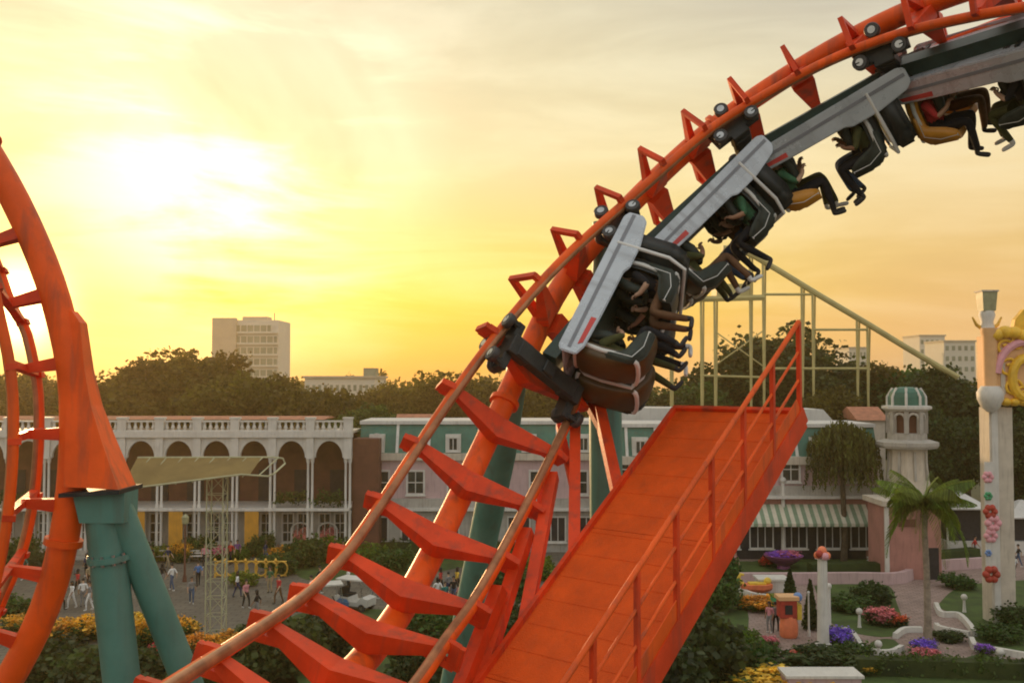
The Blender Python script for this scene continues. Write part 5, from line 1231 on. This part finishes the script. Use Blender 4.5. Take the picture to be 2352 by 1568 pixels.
for i in range(nb_):
    z0, z1 = hh * i / nb_, hh * (i + 1) / nb_; q = [(-mw, -mw), (mw, -mw), (mw, mw), (-mw, mw)]
    for k in range(4):
        a, c = q[k], q[(k + 1) % 4]; cb(MB().tube([(cg.x + a[0], cg.y + a[1], z0), (cg.x + c[0], cg.y + c[1], z1)], .016, 5), 'lattice_brace', 'lattice'); cb(MB().tube([(cg.x + a[0], cg.y + a[1], z1), (cg.x + c[0], cg.y + c[1], z1)], .016, 5), 'lattice_ring', 'lattice')
for i in range(9):
    f = i / 8; x = 310 + f * 300; cb(MB().tube([(cx(x), CY - 1.2, cz(1118 - f * 33)), (cx(x + 20), CY + 1.0, cz(1054))], .035, 5), 'rib', 'lattice')
# ---- gold hoop fence
fg = G(578, 1325); fn = thing('hoop_fence', 'low gold fence of linked hoops on the plaza', 'fence', fg); fm = fg.y / F
for i in range(7):
    x = -70 * fm + i * 23 * fm
    MB().tube([Vector((x + .42 * math.cos(a), .1 * math.sin(i), .62 + .5 * math.sin(a))) for a in np.linspace(0, 6.28, 17)[:-1]], .065, 7, closed=True).build('hoop', 'gold', fn, True)
    MB().lathe([(.09, 0), (.06, .1), (.05, 1.1), (.12, 1.2), (.03, 1.35)], 8, (x - .42, 0, 0)).build('post', 'gold', fn, True)
for z__ in (.12, 1.12): MB().tube([(-70 * fm - .4, 0, z__), (-70 * fm + 6.5 * 23 * fm, 0, z__)], .045, 7).build('rail', 'gold', fn, True)
# ---- flower trellises by the arcade end
for px, lb in ((690, 'white arched flower trellis left of the rail, outer one'), (752, 'white arched flower trellis beside the arcade\'s last column')):
    g = G(px, 1272); t = thing('trellis', lb, 'trellis', g)
    MB().tube([(-.75, 0, 0), (-.75, 0, 1.9)] + [(-.75 * math.cos(a), 0, 1.9 + .6 * math.sin(a)) for a in np.linspace(.2, 2.94, 9)] + [(.75, 0, 1.9), (.75, 0, 0)], .07, 7).build('arch', 'white_paint', t, True)
    for k in range(4): MB().box(-.7 + k * .42, -.64 + k * .42, -.02, .02, 0, 2.1).build('slat', 'white_paint', t)
    o = ob('blossom', BUSH['flower_pink'], t); o.scale = (.75, .35, 1.3); o.location = (0, .15, .4)
# ---- golf carts between the track ties
def cart(px, py, rz, label, m):
    t = thing('golf_cart', label, 'golf cart', G(px, py), 'golf carts under the track', rz)
    MB().prism([(-1.1, .3), (1.15, .3), (1.2, .75), (.75, .85), (.45, .55), (-.1, .55), (-.15, .8), (-1.1, .85)], 1, -.55, .55).build('body', m, t)
    MB().box(-.75, -.2, -.5, .5, .8, .92).build('seat', 'cloth_black', t); MB().box(-.85, -.72, -.5, .5, .9, 1.3).build('seat_back', 'cloth_black', t)
    MB().box(-1.0, .85, -.6, .6, 1.82, 1.9).build('roof', 'white_paint', t)
    for x in (-.95, .7):
        for y in (-.52, .52): MB().tube([(x + (.15 if x > 0 else 0), y, .8), (x, y, 1.83)], .025, 6).build('roof_post', 'steel', t)
    for x in (-.75, .8):
        for y in (-.5, .5): w_ = MB().tube([(x, y - .09, .23), (x, y + .09, .23)], .23, 14).build('wheel', 'wheel', t, True); MB().tube([(x, y - .1, .23), (x, y + .1, .23)], .1, 10).build('rim', 'steel', w_, True)
    MB().tube([(.5, 0, .7), (.3, .25, 1.05)], .03, 6).build('steering_column', 'black_steel', t)
cart(752, 1412, .3, 'blue and white golf cart left under the track ties', 'blue_paint'); cart(815, 1398, -.4, 'white golf cart right of the blue one', 'white_paint')
# ---- pale kiosks at the right edge
for px, py, lb in ((2345, 1150, 'pale kiosk roof right of the sign pole'), (2200, 1130, 'grey kiosk roof left of the sign pole, under the trees')):
    Yk = 80; a = P(px, py, Yk); o = Vector((a[0], Yk, 0)); t = thing('kiosk', lb, 'kiosk', o)
    MB().lathe([(2.6, a[2] - 1.2), (2.7, a[2] - 1.1), (.2, a[2] + .1)], 4, o, math.pi / 4).build('roof', 'roof_grey', t, org=o, loc=(0, 0, 0))
    MB().box(a[0] - 1.5, a[0] + 1.5, Yk - 1.5, Yk + 1.5, 0, 1.1).build('counter', 'white_paint', t, org=o, loc=(0, 0, 0))
    for q in ((-1.6, -1.6), (1.6, -1.6), (1.6, 1.6), (-1.6, 1.6)): MB().tube([(a[0] + q[0], Yk + q[1], 0), (a[0] + q[0], Yk + q[1], a[2] - 1.15)], .08, 8).build('post', 'white_paint', t, True, org=o, loc=(0, 0, 0))
    MB().box(a[0] - 1.3, a[0] + 1.3, Yk - 1, Yk + 1.3, 1.1, a[2] - 1.2).build('interior', 'dark_shop', t, org=o, loc=(0, 0, 0))

# ================================================================== visitors
PEOPLE = [
 (110, 1385, 'navy', 'grey', 'walk', 'behind the left track spine'), (130, 1372, 'white', 'denim', 'stand', 'behind the left track spine'), (140, 1400, 'yellow', 'black', 'walk2', 'behind the left track spine'), (225, 1380, 'blue', 'khaki', 'walk', 'left of the teal leg'), (150, 1330, 'pink', 'navy', 'walk2', 'near the left track'), (215, 1335, 'white', 'black', 'walk', 'left of the teal leg'), (330, 1325, 'red', 'khaki', 'walk', 'between the two teal legs'), (350, 1380, 'yellow', 'denim', 'stand', 'right of the leaning teal leg'), (455, 1345, 'blue', 'black', 'walk', 'left of the lattice mast'), (440, 1385, 'grey', 'denim', 'walk2', 'left of the lattice mast'), (545, 1370, 'white', 'navy', 'walk', 'right of the lattice mast'), (565, 1395, 'pink', 'black', 'walk2', 'right of the lattice mast'), (620, 1360, 'green', 'khaki', 'stand', 'right of the gold hoop fence'), (590, 1420, 'black', 'grey', 'walk', 'in the middle of the plaza'), (640, 1385, 'red', 'brown', 'walk', 'in the middle of the plaza'), (985, 1380, 'navy', 'white', 'stand', 'seen between the track ties'), (1050, 1362, 'yellow', 'black', 'walk', 'seen between the track ties'), (860, 1375, 'blue', 'grey', 'walk2', 'near the golf carts'), (715, 1385, 'pink', 'denim', 'stand', 'near the golf carts'),
 (165, 1395, 'white', 'white', 'walk', 'beside the left track'), (190, 1392, 'white', 'grey', 'stand', 'left of the teal leg'), (205, 1400, 'grey', 'white', 'walk2', 'left of the teal leg'), (178, 1365, 'red', 'black', 'walk', 'near the left track'), (150, 1350, 'black', 'denim', 'stand', 'behind the left track'), (205, 1350, 'khaki', 'brown', 'walk2', 'left of the teal leg'), (198, 1322, 'navy', 'black', 'stand', 'left of the teal leg'), (165, 1318, 'purple', 'grey', 'walk', 'near the left track'),
 (30, 1300, 'black', 'khaki', 'walk', 'behind the ladder track rungs'), (75, 1290, 'red', 'denim', 'stand', 'behind the ladder track rungs'), (52, 1330, 'teal_shirt', 'black', 'walk2', 'behind the ladder track rungs'), (20, 1370, 'pink', 'denim', 'walk', 'at the far left edge'),
 (345, 1300, 'black', 'black', 'stand', 'in front of the arcade'), (385, 1304, 'navy', 'khaki', 'walk', 'in front of the arcade'), (470, 1302, 'pink', 'black', 'stand', 'beside the arcade bench'), (372, 1350, 'black', 'grey', 'walk2', 'next to the brown lantern pole'), (395, 1355, 'white', 'denim', 'walk', 'next to the brown lantern pole'), (545, 1292, 'purple', 'black', 'stand', 'behind the gold hoop fence'), (610, 1292, 'navy', 'denim', 'walk', 'behind the gold hoop fence'), (530, 1296, 'red', 'black', 'walk2', 'behind the gold hoop fence'),
 (705, 1290, 'black', 'navy', 'stand', 'by the flower trellis'), (728, 1288, 'pink', 'white', 'walk', 'by the flower trellis'), (770, 1292, 'purple', 'denim', 'walk2', 'by the flower trellis'), (788, 1290, 'red', 'navy', 'stand', 'by the flower trellis'),
 (1005, 1390, 'white', 'black', 'walk', 'seen between the track ties'), (1022, 1396, 'teal_shirt', 'grey', 'stand', 'seen between the track ties'), (1042, 1388, 'black', 'denim', 'walk2', 'seen between the track ties'), (1058, 1396, 'pink', 'khaki', 'walk', 'seen between the track ties'), (1030, 1370, 'grey', 'navy', 'stand', 'seen between the track ties'), (1070, 1378, 'white', 'denim', 'walk', 'seen between the track ties'), (1012, 1365, 'red', 'black', 'walk2', 'seen between the track ties'), (800, 1360, 'white', 'black', 'stand', 'near the golf carts'), (735, 1360, 'black', 'brown', 'walk', 'near the golf carts'),
 (1672, 1302, 'khaki', 'grey', 'walk', 'near the walkway\'s lower edge'), (1690, 1318, 'pink', 'brown', 'stand', 'near the walkway\'s lower edge'), (2040, 1296, 'black', 'black', 'stand', 'in front of the pink block'), (2062, 1297, 'white', 'khaki', 'walk', 'in front of the pink block'), (2100, 1297, 'brown', 'black', 'walk2', 'in front of the pink block'), (2240, 1282, 'red', 'grey', 'walk', 'left of the sign pole'), (2330, 1325, 'white', 'grey', 'stand', 'right of the sign pole'), (2340, 1300, 'black', 'denim', 'walk', 'right of the sign pole'), (1782, 1450, 'grey', 'black', 'walk', 'beside the toy booth'), (1768, 1452, 'pink', 'grey', 'stand', 'beside the toy booth')]
seen = set()
for i, (px, py, sh, pt, pose, where) in enumerate(PEOPLE):
    g = G(px, py); lb = 'visitor in %s top and %s trousers %s' % (sh.replace('_shirt', ''), pt, where)
    if lb in seen: print('DUP', lb)
    seen.add(lb)
    person(pose, Matrix.Translation(g) @ Matrix.Rotation(random.uniform(0, 6.28), 4, 'Z') @ Matrix.Scale(random.uniform(.92, 1.05), 4), lb, sh, pt, ('skin_a', 'skin_b', 'skin_c')[i % 3], 'shoe_white' if i % 2 else 'shoe_dark', 'visitors walking in the park', longh=i % 3 == 1)

# ================================================================== evening haze
hm = bpy.data.materials.new('haze'); hm.use_nodes = True; t_ = hm.node_tree
t_.nodes.remove(t_.nodes['Principled BSDF']); pv = t_.nodes.new('ShaderNodeVolumePrincipled'); t_.links.new(pv.outputs[0], t_.nodes['Material Output'].inputs['Volume'])
pv.inputs['Color'].default_value = (1, .80, .42, 1); pv.inputs['Density'].default_value = .0005; pv.inputs['Anisotropy'].default_value = .55
M['haze'] = hm
tag(MB().box(-950, 950, -170, 1150, -1.2, 60).build('haze', 'haze'), 'thin warm evening haze over the whole park', 'haze', kind='stuff')
bpy.context.view_layer.update()
